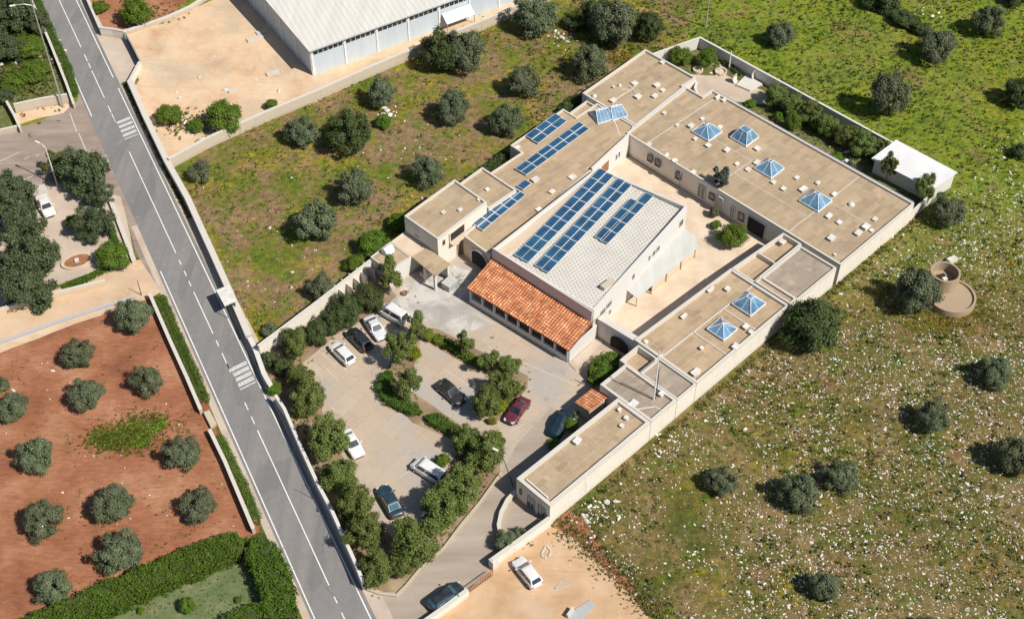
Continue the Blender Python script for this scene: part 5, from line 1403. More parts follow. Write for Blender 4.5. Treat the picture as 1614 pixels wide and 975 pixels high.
# ------------------------------------------------------------------ skylights
def skylight(px, py, a, b, ra, rb, h, label, z=ZT - .29, ribs=2, rot=45.0):
    c = at(px, py, z)
    root = thing('skylight', label, 'skylight', c, R(rot), 'glass skylights on the flat roofs')
    mb = MB(); t = .1
    for x0, x1, y0, y1 in ((-a, a, -b, -b + t), (-a, a, b - t, b), (-a, -a + t, -b + t, b - t), (a - t, a, -b + t, b - t)):
        mb.hexa([(x0, y0, -.02), (x1, y0, -.02), (x1, y1, -.02), (x0, y1, -.02)], [(x0, y0, .26), (x1, y0, .26), (x1, y1, .26), (x0, y1, .26)])
    obj('curb', mb, 'vent_white', root, local=True)
    lo = [Vector(p) for p in ((-a, -b, .27), (a, -b, .27), (a, b, .27), (-a, b, .27))]
    hi = [Vector(p) for p in ((-ra, -rb, h), (ra, -rb, h), (ra, rb, h), (-ra, rb, h))]
    fr = MB(); r = .048
    for i in range(4):
        j = (i + 1) % 4
        fr.tube([lo[i], hi[i]], [r, r], 5); fr.tube([lo[i], lo[j]], [r, r], 5)
        if (hi[i] - hi[j]).length > .05: fr.tube([hi[i], hi[j]], [r, r], 5)
        for k in range(1, ribs):
            s = k / ribs; fr.tube([lo[i].lerp(lo[j], s), hi[i].lerp(hi[j], s)], [r * .6, r * .6], 4)
        m = MB(); m.face([lo[i] * .985 + Vector((0, 0, .004)), lo[j] * .985 + Vector((0, 0, .004)), hi[j] * .985, hi[i] * .985])
        obj('pane', m, 'skylight_glass', root, local=True)
    if ra > .1 and rb > .1:
        m = MB(); m.face([p + Vector((0, 0, .005)) for p in hi]); obj('pane', m, 'skylight_glass', root, local=True)
    obj('frame', fr, 'frame_white', root, local=True)
    return root
skylight(1114, 209, 1.55, 1.55, .3, .04, 1.55, 'blue glass pyramid skylight on the main block nearest the north block')
skylight(1173, 218, 1.45, 1.45, .55, .7, 1.7, 'steep flat topped glass skylight on the main block')
skylight(1212, 267, 1.5, 1.5, .3, .25, 1.6, 'blue glass pyramid skylight in the middle of the main block')
skylight(1285, 318, 1.6, 1.6, .25, .35, 1.6, 'blue glass pyramid skylight nearest the grey roofed block')
skylight(1180, 480, 1.55, 1.5, .35, .35, 1.5, 'larger glass pyramid on the east wing')
skylight(1138, 520, 1.35, 1.35, .05, .05, 1.3, 'dark pointed glass pyramid on the east wing nearer the mast')
skylight(948, 184, 1.35, 1.5, .95, .08, 1.35, 'glass half of the long double skylight, nearer the olive field', ribs=4, rot=25)
skylight(970, 179, 1.25, 1.5, .85, .08, 1.4, 'glass half of the long double skylight, nearer the main block', ribs=4, rot=25)

# ------------------------------------------------------------------ small roof furniture
def vent(px, py, label, w=.75, d=.6, h=.38, z=ZT - .3, mat='vent_white', kind='box'):
    k_ = random.uniform(.76, .92); w, d, h = w * k_, d * k_ * random.uniform(.9, 1.1), h * random.uniform(.8, 1.15)
    c = at(px, py, z + h * .6); c = Vector((c.x, c.y, z - .03))
    mb = MB()
    if kind == 'dome':
        mb.lathe((0, 0), [(w / 2, 0), (w / 2, .18)] + [(w / 2 * math.cos(a) * .98, .18 + w * .35 * math.sin(a)) for a in np.linspace(0, math.pi / 2, 6)], 14)
    elif kind == 'dish':
        mb.lathe((0, 0), [(.06, 0), (.06, .6)], 8)
        mb.lathe((0, 0), [(.02, .55)] + [(x, .55 + x * x * .5) for x in (.15, .3, .45)], 16, 1)
    else:
        mb.box((0, 0, 0), w * .82, d * .82, h * .72); mb.box((0, 0, h * .7), w, d, h * .3, 0, 1)
    root = obj('roof_vent' if kind != 'dish' else 'satellite_dish', mb, [mat, 'vent_white'], local=True, loc=c)
    root.rotation_euler = (0, 0, R(45 + random.uniform(-4, 4)))
    tag(root, label, 'vent' if kind != 'dish' else 'dish', 'white vents on the flat roofs' if kind != 'dish' else None)
MB_ = 'on the main block roof'
VENTS = [
 (1107, 187, f'small white vent {MB_} uphill of the pyramid nearest the north block', .8, .6), (1067.6, 197, f'white vent {MB_} close to the north block seam', .8, .55), (1089, 198, f'larger white vent {MB_} touching the first pyramid', 1.1, .7),
 (1134.8, 200, f'white vent {MB_} between the first pyramid and the flat topped skylight', .9, .7), (1095.7, 218.5, f'white vent {MB_} downhill of the first pyramid', .8, .55), (1116, 229, f'flat grey topped vent {MB_} below the first pyramid', .9, .8),
 (1145.7, 236, f'broad vent {MB_} below the flat topped skylight', 1.2, .8), (1193.8, 234, f'bright white vent {MB_} beside the flat topped skylight', .95, .75), (1023, 227, f'white vent at the passage corner of the main block', .9, .7),
 (1051, 244, 'white vent on the courtyard parapet edge near the passage', .8, .6), (1093, 271, 'white vent at the courtyard parapet above the tall window', .9, .6), (1161.6, 258, f'white vent {MB_} uphill of the climbing plant', .9, .7),
 (1179, 267, f'white vent {MB_} between the climbing plant and the middle pyramid', .85, .65), (1193, 256, f'broad white vent {MB_} touching the middle pyramid', 1.2, .8), (1219, 287, f'white vent {MB_} just below the middle pyramid', .85, .7),
 (1235, 297, f'grey framed vent {MB_} halfway between the two lower pyramids', 1.0, .8), (1289, 288, f'white vent {MB_} uphill of the pyramid nearest the grey block', .9, .7), (1315, 306, f'white vent {MB_} beside the pyramid nearest the grey block', 1.0, .75),
 (1342, 321, f'domed white vent {MB_} toward the white shed', 1.1, .9, 'dome'), (1256, 280, f'small grey vent {MB_} uphill right of the middle pyramid', .8, .6), (1266, 298, f'broad grey vent {MB_} touching the pyramid nearest the grey block', 1.3, .8),
 (1306.5, 340, f'pair lidded white vent {MB_} below the pyramid nearest the grey block', 1.2, .7), (1323, 350, f'flat grey vent {MB_} by the roof seam corner', .9, .7), (1310.4, 375, f'large white hatch like vent {MB_} near the grey block', 1.3, 1.0),
 (1352.5, 367, f'white vent {MB_} near the long outer parapet, lower', 1.1, .8), (1365, 357, f'largest white vent {MB_} near the outer parapet', 1.2, .9), (1374, 363, f'small white vent {MB_} beside the largest one at the outer parapet', .8, .6),
 (1379, 345, f'white vent {MB_} closest to the outer corner', .95, .75), (1316, 401, f'tiny white vent {MB_} at the corner above the grey block', .4, .4), (1334, 253, f'dark lidded vent {MB_} at the garden gutter', .7, .5),
 (1131, 153, 'double white vent at the garden corner of the main block', 1.3, .5), (1141, 158, 'low white vent at the garden corner beside the double one', .8, .5),
 (1146.7, 455, 'white vent on the east wing near the larger glass pyramid', .95, .7), (1120, 456, 'long white vent on the courtyard parapet of the east wing', 1.3, .45), (1078, 497.6, 'long pale vent on the east wing at the courtyard side', 1.3, .6),
 (1175.8, 514.5, 'white vent on the east wing between the outer parapet and the dark pyramid', .95, .8), (1184, 523, 'low pale vent plate at the outer parapet of the east wing', .8, .7), (1160, 546, 'broad flat pale vent at the outer parapet of the east wing', 1.3, 1.1),
 (1105.6, 548, 'tiny vent alone in the lower half of the east wing', .6, .5), (1096.5, 586, 'white long vent at the lower outer corner of the east wing', 1.5, .8), (1043, 620, 'white vent with pipe beside the mast', 1.1, .8),
 (1018, 538, 'white vent at the lower courtyard corner of the east wing', .6, .5), (1234, 381, 'pale blue lidded vent on the wing terrace beside the courtyard', .9, .7), (998, 636, 'broad pale slab vent on the grey mast house roof', 1.5, 1.1),
 (976.5, 645, 'tiny vent at the mast end of the gatehouse roof', .55, .4), (987, 658, 'white vent near the mast house on the gatehouse roof', .7, .6), (980, 670, 'white vent in the middle of the far half of the gatehouse roof', .65, .6),
 (909.6, 694, 'largest white vent alone in the middle of the gatehouse roof', 1.1, .8),
 (1044.6, 98, 'white vent at the garden edge of the north block', .95, .7), (1035.5, 134, 'largest white vent in the middle trio of the north block', 1.2, .85), (1044.6, 142, 'small white vent in the middle trio of the north block', .9, .7),
 (1031.6, 151, 'lower white vent in the middle trio of the north block', 1.2, .8), (1000, 131, 'white vent near the star shaped cables of the north block', 1.0, .7), (977, 134, 'round vent on the north block', .7, .7, 'dome'),
 (967, 137, 'dark small vent beside the round one on the north block', .5, .4), (1005.6, 152, 'white vent below the star shaped cables of the north block', 1.1, .8), (966.5, 158, 'white vent beside the double skylight', 1.1, .8),
 (936.6, 151, 'white domed vent at the olive field corner of the north block', .8, .8, 'dome'), (1047, 178, 'white vent on the seam between north and main block', .8, .6),
 (816, 232, 'white vent at the field corner of the solar wing beside the short panel row', .8, .6), (843.7, 283, 'white vent beside the long panel row of the solar wing', 1.2, .8), (870, 302, 'white vent on the solar wing beside the hall edge', 1.0, .7),
 (902, 279, 'largest white vent on the solar wing against the hall', 1.3, 1.2), (849, 330, 'dark sided vent on the solar wing at the hall corner', .9, .6),
]
for r_ in VENTS:
    x, y, lab, w, d = r_[:5]; vent(x, y, lab, w, d, .42 if w > 1 else .34, mat='vent_grey' if 'grey' in lab.split(' on ')[0] or 'dark' in lab else 'vent_white', kind=r_[5] if len(r_) > 5 else 'box')
for x, y, lab, z in ((698.7, 334, 'white vent on the two storey house roof, middle', 5.4), (725, 330, 'slim white vent on the two storey house roof toward the solar panels', 5.4), (755, 314, 'small vent at the inner corner of the two storey house roof', 5.4), (768, 298, 'white vent in the middle of the rear room roof', 3.95)):
    vent(x, y, lab, .7, .5, .3, z)
vent(1064, 256, 'white satellite dish on the courtyard parapet of the main block', kind='dish')

cb = MB(); hub = at(996, 141, ZT - .2)
for x, y in ((1006, 131), (977, 152), (968, 158), (980, 141), (1004, 150), (988, 134)):
    cb.tube([hub, at(x, y, ZT - .24)], [.05, .05], 5)
o = obj('roof_cable', cb, 'vent_white'); tag(o, 'star of pale cables lying on the north block roof', 'cable')
cb = MB(); cb.tube([at(965, 184, ZT - .2), at(972, 200, ZT - .22), at(977, 214, ZT - .22)], [.07, .07, .07], 6)
o = obj('roof_pipe', cb, 'white_metal'); tag(o, 'white pipe running from the double skylight to the passage wall', 'pipe')

# ------------------------------------------------------------------ poles and lamps
def post(name, label, px, py, h, r=.09, arm=None, mat='grey_metal', z0=0.0, cat='lamp post', head=True, lean=None, group=None):
    b = at(px, py, z0); root = thing(name, label, cat, b, group=group)
    top = b + Vector((0, 0, h)) if lean is None else Vector((*at(lean[0], lean[1], z0 + h).xy, z0 + h))
    mb = MB(); mb.tube([b, b.lerp(top, .5), top], [r * 1.25, r, r * .7], 8); obj('pole', mb, mat, root)
    mb = MB(); mb.box(b, r * 4, r * 4, .08); obj('base_plate', mb, 'grey_metal', root)
    if arm:
        e = top + Vector((arm[0], arm[1], .35)); mb = MB(); mb.tube([top - Vector((0, 0, .1)), top.lerp(e, .5) + Vector((0, 0, .15)), e], [r * .7, r * .6, r * .55], 6); obj('arm', mb, mat, root)
        if head:
            mb = MB(); an = math.atan2(arm[1], arm[0]); mb.box(e - Vector((0, 0, .08)) + Vector((math.cos(an), math.sin(an), 0)) * .3, .75, .28, .14, an); obj('lamp_head', mb, 'vent_white', root)
    return root
post('street_lamp', 'tall grey street lamp by the orchard wall at the junction', 100, 169, rise((100, 169), 8), .11, (-2.2, -.6))
post('street_lamp', 'pale lamp post beside the thin tree at the side street', 91, 293, rise((91, 293), 232), .1, (-.9, .5), 'vent_white')
post('traffic_post', 'short dark post at the corner of the lane and the main road', 223, 465, 2.7, .05, mat='dark_metal', cat='post')
post('sign_post', 'thin dark post with a small plate on the road shoulder beside the compound wall', 493, 786, 2.2, .035, (-.5, .1), 'dark_metal', cat='sign post', head=False)
post('garden_lamp', 'white lamp post in the back garden against the white wall', 1149, 108, rise((1149, 108), 81), .09, None, 'white_metal')
post('utility_pole', 'grey utility pole cut by the top edge in the green field', 1112, 43, 8.5, .1, mat='bark_pale', cat='pole')
post('drive_lamp', 'slim dark leaning lamp post at the gatehouse corner of the drive', 809, 765, 4.2, .05, (-.5, .3), 'dark_metal', lean=(791, 716))
mast = post('roof_mast', 'tall pale lattice free mast standing on the mast house roof', 1027, 657, rise((1027, 657), 553), .085, None, 'white_metal', 0.0, 'mast')
mb = MB(); b0 = at(1027, 657); mb.bar(b0 + Vector((-.5, -.5, 10.9)), b0 + Vector((.5, .5, 10.9)), .08); obj('crossbar', mb, 'white_metal', mast)
mb = MB(); mb.tube([b0 + Vector((.24, .1, 3)), b0 + Vector((.24, .1, 8.5))], [.05, .05], 6); obj('cable_duct', mb, 'dark_metal', mast)

# shelter roof straddling the road edge wall
bs = thing('bus_shelter', 'small roadside shelter with a flat white roof over the meadow wall', 'shelter', at(352, 478))
q = [at(x, y, 2.5) for x, y in ((340.5, 457), (360, 449), (372, 474), (354, 482))]
mb = MB(); mb.hexa([p - Vector((0, 0, .1)) for p in q][::-1], q[::-1]); obj('roof', mb, 'vent_white', bs)
for p in q:
    mb = MB(); c = sum(q, Vector((0, 0, 0))) / 4; pp = p.lerp(c, .12); mb.tube([(pp.x, pp.y, 0), (pp.x, pp.y, 2.38)], [.05, .05], 6); obj('post', mb, 'grey_metal', bs)
mb = MB(); a, b = q[1].lerp(q[0], .1), q[2].lerp(q[3], .1); mb.hexa([(a.x, a.y, .3), (b.x, b.y, .3), (b.x - .04, b.y - .02, .3), (a.x - .04, a.y - .02, .3)], [(a.x, a.y, 2.2), (b.x, b.y, 2.2), (b.x - .04, b.y - .02, 2.2), (a.x - .04, a.y - .02, 2.2)]); obj('back_panel', mb, 'canopy_sheet', bs)

# ------------------------------------------------------------------ cars
def car(label, c, front, L=4.3, Wd=1.74, H=1.45, style='hatch', paint=(.7, .7, .7), glass='car_glass', roofmat=None, name='parked_car', cat='car', z=.0):
    p0 = at(*c); p1 = at(*front); an = math.atan2(p1.y - p0.y, p1.x - p0.x)
    t = NT('car_paint'); t.bsdf.inputs['Coat Weight'].default_value = .7; t.bsdf.inputs['Coat Roughness'].default_value = .06
    dust = t.noise(1.8, 5, .6)
    PM = t.done(t.ramp(dust, [(.35, rgb(*paint)), (.8, rgb(*[x * .8 + .035 for x in paint]))]), .35, 0.0, .5)
    root = thing(name, label, cat, (p0.x, p0.y, z + .012), an, 'cars parked in the car park and yards')
    hw = Wd / 2; f, r = L / 2, -L / 2
    # belt line and cabin by style: (windscreen foot, windscreen top, rear roof end, rear foot, hood z, belt z, deck z)
    S_ = {'hatch': (f - 1.05, f - 1.75, r + .55, r + .12, .82, .92, .92), 'sedan': (f - 1.3, f - 1.95, r + 1.45, r + .75, .80, .9, .93),
          'van': (f - .75, f - 1.35, r + .35, r + .08, .98, 1.05, 1.05), 'coupe': (f - 1.35, f - 2.05, r + 1.0, r + .35, .78, .88, .9),
          'pickup': (f - 1.15, f - 1.6, r + 1.9, r + 1.7, .92, 1.0, .95), 'suv': (f - 1.1, f - 1.65, r + .45, r + .1, .98, 1.08, 1.08)}[style]
    ws, wt, rt, rf_, hz, bz, dz = S_
    st = [(f, .30, .52, .74), (f - .09, .24, .64, .88), (f - .35, .22, hz - .06, .97), (ws, .2, hz + .06, 1.0), (0, .2, bz, 1.0), (rf_, .22, dz, .99), (r + .22, .24, dz - .03, .95), (r + .05, .28, dz - .16, .88), (r, .34, dz - .34, .78)]
    ring = []
    for x, zb, zt_, k in st:
        w = hw * k
        ring.append([(x, -w * .9, zb), (x, -w, zb + .12), (x, -w, (zb + zt_) / 2), (x, -w * .97, zt_ - .1), (x, -w * .88, zt_ - .01), (x, -w * .4, zt_ + .035), (x, w * .4, zt_ + .035), (x, w * .88, zt_ - .01), (x, w * .97, zt_ - .1), (x, w, (zb + zt_) / 2), (x, w, zb + .12), (x, w * .9, zb)])
    mb = MB(); n = 12; mb.v = [p for q in ring for p in q]
    for i in range(len(ring) - 1):
        for j in range(n):
            mb.f.append((i * n + j, i * n + (j + 1) % n, (i + 1) * n + (j + 1) % n, (i + 1) * n + j)); mb.mi.append(0)
    mb.f.append(tuple(range(n))[::-1]); mb.f.append(tuple((len(ring) - 1) * n + j for j in range(n))); mb.mi += [0, 0]
    body = obj('body', mb, PM, root, local=True, smooth=True)
    sd = body.modifiers.new('round', 'SUBSURF'); sd.levels = sd.render_levels = 1
    # cabin frame: foot ring -> roof ring, painted, with glass set proud of it
    wf, wr = hw * .86, hw * .70
    foot = [(ws, -wf, hz + .05), (ws, wf, hz + .05), (rf_, wf * .96, dz - .02), (rf_, -wf * .96, dz - .02)]
    roof = [(wt, -wr, H - .06), (wt, wr, H - .06), (rt, wr * .96, H - .07), (rt, -wr * .96, H - .07)]
    crown_ = [(wt - .25, -wr * .7, H), (wt - .25, wr * .7, H), (rt + .2, wr * .68, H), (rt + .2, -wr * .68, H)]
    cab = MB()
    for i in range(4):
        j = (i + 1) % 4
        cab.face([foot[j], foot[i], roof[i], roof[j]]); cab.face([roof[j], roof[i], crown_[i], crown_[j]])
    cab.face(crown_[::-1])
    co = obj('cabin', cab, PM if roofmat is None else roofmat, root, local=True)
    bv = co.modifiers.new('soft', 'BEVEL'); bv.width = .05; bv.segments = 2
    def pane(nm, i, s0, s1, t0, t1):
        a, b, c_, d = [Vector(x) for x in (foot[i], foot[(i + 1) % 4], roof[(i + 1) % 4], roof[i])]
        nrm = (b - a).cross(d - a).normalized(); cen = (a + b + c_ + d) / 4
        if nrm.dot(cen - Vector((0, 0, .8))) < 0: nrm = -nrm
        P_ = lambda s, t_: a.lerp(b, s).lerp(d.lerp(c_, s), t_) + nrm * .022
        m = MB(); q = [P_(s0, t0), P_(s1, t0), P_(s1, t1), P_(s0, t1)]; m.face(q); obj(nm, m, glass, root, local=True)
    pane('windscreen', 0, .06, .94, .06, .93); pane('rear_window', 2, .08, .92, .12, .9)
    for i in (1, 3):
        if style in ('van',):
            pane('side_window', i, .06, .36, .1, .86); pane('side_window', i, .42, .92, .1, .86)
        else:
            pane('side_window', i, .08, .5, .12, .88); pane('side_window', i, .54, .9, .12, .88)
    for x in (f - .82, r + .78):
        for s in (-1, 1):
            m = MB(); m.tube([(x, s * (hw - .19), .31), (x, s * (hw + .005), .31)], [.31, .31], 16); o = obj('wheel', m, 'tyre', root, local=True)
            m = MB(); m.tube([(x, s * (hw - .02), .31), (x, s * (hw + .02), .31)], [.19, .17], 12); obj('rim', m, 'rim', o, local=True)
    for s in (-1, 1):
        m = MB(); m.hexa([(f - .26, s * hw * .62 - .16, .56), (f + .0, s * hw * .56 - .14, .56), (f + .0, s * hw * .56 + .14, .56), (f - .26, s * hw * .62 + .16, .56)], [(f - .3, s * hw * .64 - .15, .70), (f - .045, s * hw * .56 - .13, .68), (f - .045, s * hw * .56 + .13, .68), (f - .3, s * hw * .64 + .15, .70)]); obj('headlight', m, 'lamp_glass', root, local=True)
        m = MB(); m.box((r + .07, s * hw * .70, dz - .3), .12, .22, .13); obj('tail_light', m, 'red_lens', root, local=True)
        m = MB(); m.box((ws - .25, s * (hw + .06), hz + .12), .12, .2, .13); obj('mirror', m, PM, root, local=True)
    m = MB(); m.box((f - .045, 0, .3), .16, hw * 1.1, .14); obj('grille', m, 'dark_metal', root, local=True)
    return root
W_ = (.72, .72, .71)
car('white hatchback parked in the bay by the boundary hedge, next to the black one', (540, 561), (524, 545), 4.2, 1.72, 1.44, 'hatch', W_)
car('black hatchback parked between the white hatchback and the silver saloon', (567, 539), (549, 521), 4.4, 1.8, 1.46, 'hatch', (.012, .013, .016), 'car_glass')
car('silver white saloon with its nose in the tree shade by the island', (592, 521), (603, 537), 4.4, 1.72, 1.42, 'sedan', (.62, .63, .65))
car('white people carrier with a roof hatch parked nose out by the drive trees', (677, 747), (655, 733), 4.75, 1.86, 1.72, 'van', W_)
car('dark blue saloon parked in tree shade with its tail under the biggest tree', (615, 794), (604, 774), 4.75, 1.78, 1.44, 'sedan', (.012, .035, .055), 'car_glass_blue')
car('white saloon half hidden under a tree along the road wall', (555, 703), (568, 724), 4.4, 1.76, 1.44, 'sedan', W_)
car('black sports car with a white reflecting roof parked inside the island', (711, 622), (728, 637), 4.4, 1.84, 1.34, 'coupe', (.015, .014, .013))
car('maroon saloon parked on the drive beside the island', (815, 651), (803, 667), 4.25, 1.74, 1.4, 'sedan', (.11, .012, .028))
car('dark car in the shade of the low wall at the entrance', (704, 945), (722, 932), 4.4, 1.8, 1.5, 'suv', (.012, .018, .025), 'car_glass_blue')
car('white car standing alone on the sandy lot', (831, 906), (820, 892), 4.1, 1.72, 1.42, 'hatch', W_)
car('white pickup with its load bed to the street in the paved yard', (73, 328), (84, 349), 4.9, 1.8, 1.6, 'pickup', (.74, .70, .64), name='pickup_truck', cat='pickup')
car('small white camper parked by the tall tree at the forecourt edge', (621, 500), (608, 492), 4.4, 1.8, 1.9, 'van', (.7, .7, .68), name='camper_van', cat='van')
# roof hatch and sunroof
hatch = MB(); c0 = at(690, 741, 1.75)
# covered car by the gatehouse, its shade put into the cover colour
cv = thing('covered_car', 'car under a blue cover coloured dark for the wall shade by the gatehouse', 'car', at(882, 671))
an = math.atan2(*(at(892, 655) - at(874, 687)).yx)
mb = MB(); rows = []
ca, sa = math.cos(an), math.sin(an); cc = at(882, 671)
for x, k, h in ((-2.1, .8, .55), (-1.9, .95, .85), (-1.0, 1, 1.0), (-.5, .95, 1.38), (.7, .95, 1.42), (1.4, 1, .95), (2.0, .95, .8), (2.15, .8, .5)):
    rows.append([(x, y * .88 * k, z * h) for y, z in ((-1.06, .03), (-1, .5), (-.85, .86), (-.4, 1), (.4, 1), (.85, .86), (1, .5), (1.06, .03))])
for i in range(len(rows) - 1):
    for j in range(7):
        mb.face([Vector((cc.x + x * ca - y * sa, cc.y + x * sa + y * ca, z)) for x, y, z in (rows[i][j], rows[i + 1][j], rows[i + 1][j + 1], rows[i][j + 1])])
for rr in (rows[0], rows[-1]): mb.face([Vector((cc.x + x * ca - y * sa, cc.y + x * sa + y * ca, z)) for x, y, z in rr])
obj('cover', mb, 'tarp_blue_shaded', cv)
mb = MB(); mb.box(cc + Vector((-1.0 * ca - .8 * -sa, -1.0 * sa - .8 * ca, 0)), .55, .2, .3, an); obj('tyre', mb, 'tyre', cv)

# crate and clutter on the forecourt
ck = thing('crate', 'grey lidded crate standing on the forecourt by the porch corner', 'crate', at(709, 452))
mb = MB(); mb.box(at(709, 452), 1.7, 1.3, .95, R(50)); obj('body', mb, 'vent_grey', ck)
mb = MB(); mb.box(at(709, 452) + Vector((0, 0, .952)), 1.8, 1.4, .12, R(50)); obj('lid', mb, 'canopy_sheet', ck)
cl_ = MB()
for k in range(60):
    p = at(722 + random.gauss(0, 5), 447 + random.gauss(0, 5)); a = random.uniform(0, 3.14); l = random.uniform(.2, .7)
    cl_.tube([p + Vector((0, 0, random.uniform(.03, .3))), p + Vector((math.cos(a) * l, math.sin(a) * l, random.uniform(.03, .35)))], [.03, .03], 4)
o = obj('scrap_heap', cl_, 'grey_metal'); tag(o, 'tangled heap of grey scrap rods beside the lidded crate', 'scrap heap')
pt = thing('plant_pot', 'brown pot with a dried plant on the forecourt by the annex', 'pot', at(638, 464))
mb = MB(); c = at(638, 464); mb.lathe((c.x, c.y), [(.0, 0), (.28, .0), (.42, .4), (.36, .4), (.34, .3), (0, .3)], 14); obj('pot', mb, 'rust', pt)
# paved yard planter
pl = thing('oval_planter', 'oval stone edged planter with bare soil and a white block in the paved yard', 'planter', at(122, 413))
c = at(122, 413)
def oval(mb, r0, r1, z0, z1, ax=1.5, ang=R(25), n=40):
    for i in range(n):
        a0_, a1_ = 2 * math.pi * i / n, 2 * math.pi * (i + 1) / n
        P_ = lambda r, a: Vector((c.x + (r * ax * math.cos(a)) * math.cos(ang) - r * math.sin(a) * math.sin(ang), c.y + (r * ax * math.cos(a)) * math.sin(ang) + r * math.sin(a) * math.cos(ang), 0))
        z = Vector((0, 0, 1))
        mb.face([P_(r0, a0_) + z * z0, P_(r0, a1_) + z * z0, P_(r0, a1_) + z * z1, P_(r0, a0_) + z * z1][::-1]); mb.face([P_(r1, a0_) + z * z0, P_(r1, a1_) + z * z0, P_(r1, a1_) + z * z1, P_(r1, a0_) + z * z1])
        mb.face([P_(r0, a0_) + z * z1, P_(r1, a0_) + z * z1, P_(r1, a1_) + z * z1, P_(r0, a1_) + z * z1])
mb = MB(); oval(mb, 1.15, 1.4, 0, .32); obj('rim', mb, 'plaster_warm', pl)
mb = MB(); oval(mb, 0.001, 1.149, .02, .2); obj('soil', mb, 'rust', pl)
mb = MB(); mb.box(c + Vector((0, 0, .201)), .55, .6, .3, .3); obj('block', mb, 'plaster_white', pl)
sl = MB(); q = [at(x, y, 0) for x, y in ((56, 296), (70, 290), (81, 318), (68, 322))]; sl.hexa([p + Vector((0, 0, .012)) for p in q][::-1], [p + Vector((0, 0, .14)) for p in q][::-1])
o = obj('concrete_slab', sl, 'coping', None); tag(o, 'pale concrete slab behind the pickup in the paved yard', 'slab')
sl = MB(); q = [at(x, y, 0) for x, y in ((322, 654), (331, 650), (342, 670), (333, 676))]; sl.hexa([p for p in q][::-1], [p + Vector((0, 0, .55)) for p in q][::-1])
o = obj('stone_plinth', sl, 'stone_wall', None); tag(o, 'pale stone plinth in the gap of the red field wall', 'plinth')
# sandy lot: kerb outlines and a ramp
def outline(name, label, cat, pts, w=.18, h=.14, mat='coping'):
    P_ = [at(*p) for p in pts]; mb = MB()
    root = None
    for i in range(len(P_)):
        a, b = P_[i], P_[(i + 1) % len(P_)]; d = (b - a).normalized(); nn_ = Vector((-d.y, d.x, 0)) * w / 2; a = a + d * w * .4; b = b - d * w * .4
        mb.hexa([a - nn_, b - nn_, b + nn_, a + nn_], [x + Vector((0, 0, h)) for x in (a - nn_, b - nn_, b + nn_, a + nn_)])
    o = obj(name, mb, mat); tag(o, label, cat); return o
outline('kerb_outline', 'pointed white kerb outline of an empty bed on the sandy lot', 'kerb', [(861, 859), (869, 869), (864, 878), (857, 879), (853, 874)])
outline('kerb_outline', 'faint broken kerb rectangle behind the white car on the sandy lot', 'kerb', [(804, 887), (816, 879), (822, 886), (810, 897)], .1, .05)
outline('kerb_outline', 'faint triangular concrete outline on the sandy lot right of the white car', 'kerb', [(873, 928), (887, 912), (900, 918)], .12, .05, 'coping_grey')
rm = thing('concrete_ramp', 'grey ribbed concrete ramp with a raised end on the sandy lot by the bottom edge', 'ramp', at(915, 965))
mb = MB(); q = [at(x, y) for x, y in ((895, 973), (901, 963), (930, 945), (940, 955), (905, 985))]; mb.hexa([p + Vector((0, 0, .011)) for p in q][::-1], [p + Vector((0, 0, .1)) for p in q][::-1]); obj('slab', mb, 'coping_grey', rm)
mb = MB(); a, b = at(894, 974), at(903, 961); d = (b - a).normalized(); nn_ = Vector((-d.y, d.x, 0)) * .12; mb.hexa([a - nn_, b - nn_, b + nn_, a + nn_], [x + Vector((0, 0, .7)) for x in (a - nn_, b - nn_, b + nn_, a + nn_)]); obj('end_wall', mb, 'coping', rm)
rk = MB(); 
# debris in the sandy yard
for x, y, s_, lab in ((430, 116, (2.0, .9), 'pale broken slab beside the warehouse corner'), (402, 62, (2.6, .9), 'grey concrete slab lying in the yard by the warehouse shade'), (412, 52, (1.6, .9), 'smaller grey slab in the yard by the warehouse shade'), (366, 144, (1.2, .6), 'white rubble block in the middle of the yard')):
    mb = MB(); p = at(x, y); mb.box(p + Vector((0, 0, .009)), s_[0], s_[1], .22, R(28)); o = obj('slab', mb, 'coping'); tag(o, lab, 'slab')

# ------------------------------------------------------------------ round cistern
cs = thing('cistern', 'round tan stone cistern tower standing on a wide round drum in the stony field', 'cistern', (56.6, 120.5, 0))
mb = MB(); mb.lathe((56.7, 120.4), [(3.2, 0), (3.15, 1.0), (2.87, 1.0), (2.85, .75), (0.01, .75)], 48); obj('drum', mb, 'cistern_stone', cs)
mb = MB(); ct = at(1490.6, 428, 2.8); mb.lathe((ct.x, ct.y), [(1.98, .8), (1.92, 2.8), (1.68, 2.8), (1.66, 1.4), (0.01, 1.4)], 40); tw = obj('tower', mb, 'cistern_stone', cs)
mb = MB(); mb.box((ct.x + .1, ct.y - .2, 1.47), .6, .5, .35, .4); obj('block', mb, 'vent_white', tw)
mb = MB(); mb.box((ct.x - .2, ct.y + .3, 1.401), 1.5, 1.2, .06, .3); obj('hatch', mb, 'dark_void', tw)
mb = MB(); p = at(1499, 413); mb.box(p, 1.3, .8, .7, .5); o = obj('stone_block', mb, 'stone'); tag(o, 'pale square stone block behind the cistern', 'stone')

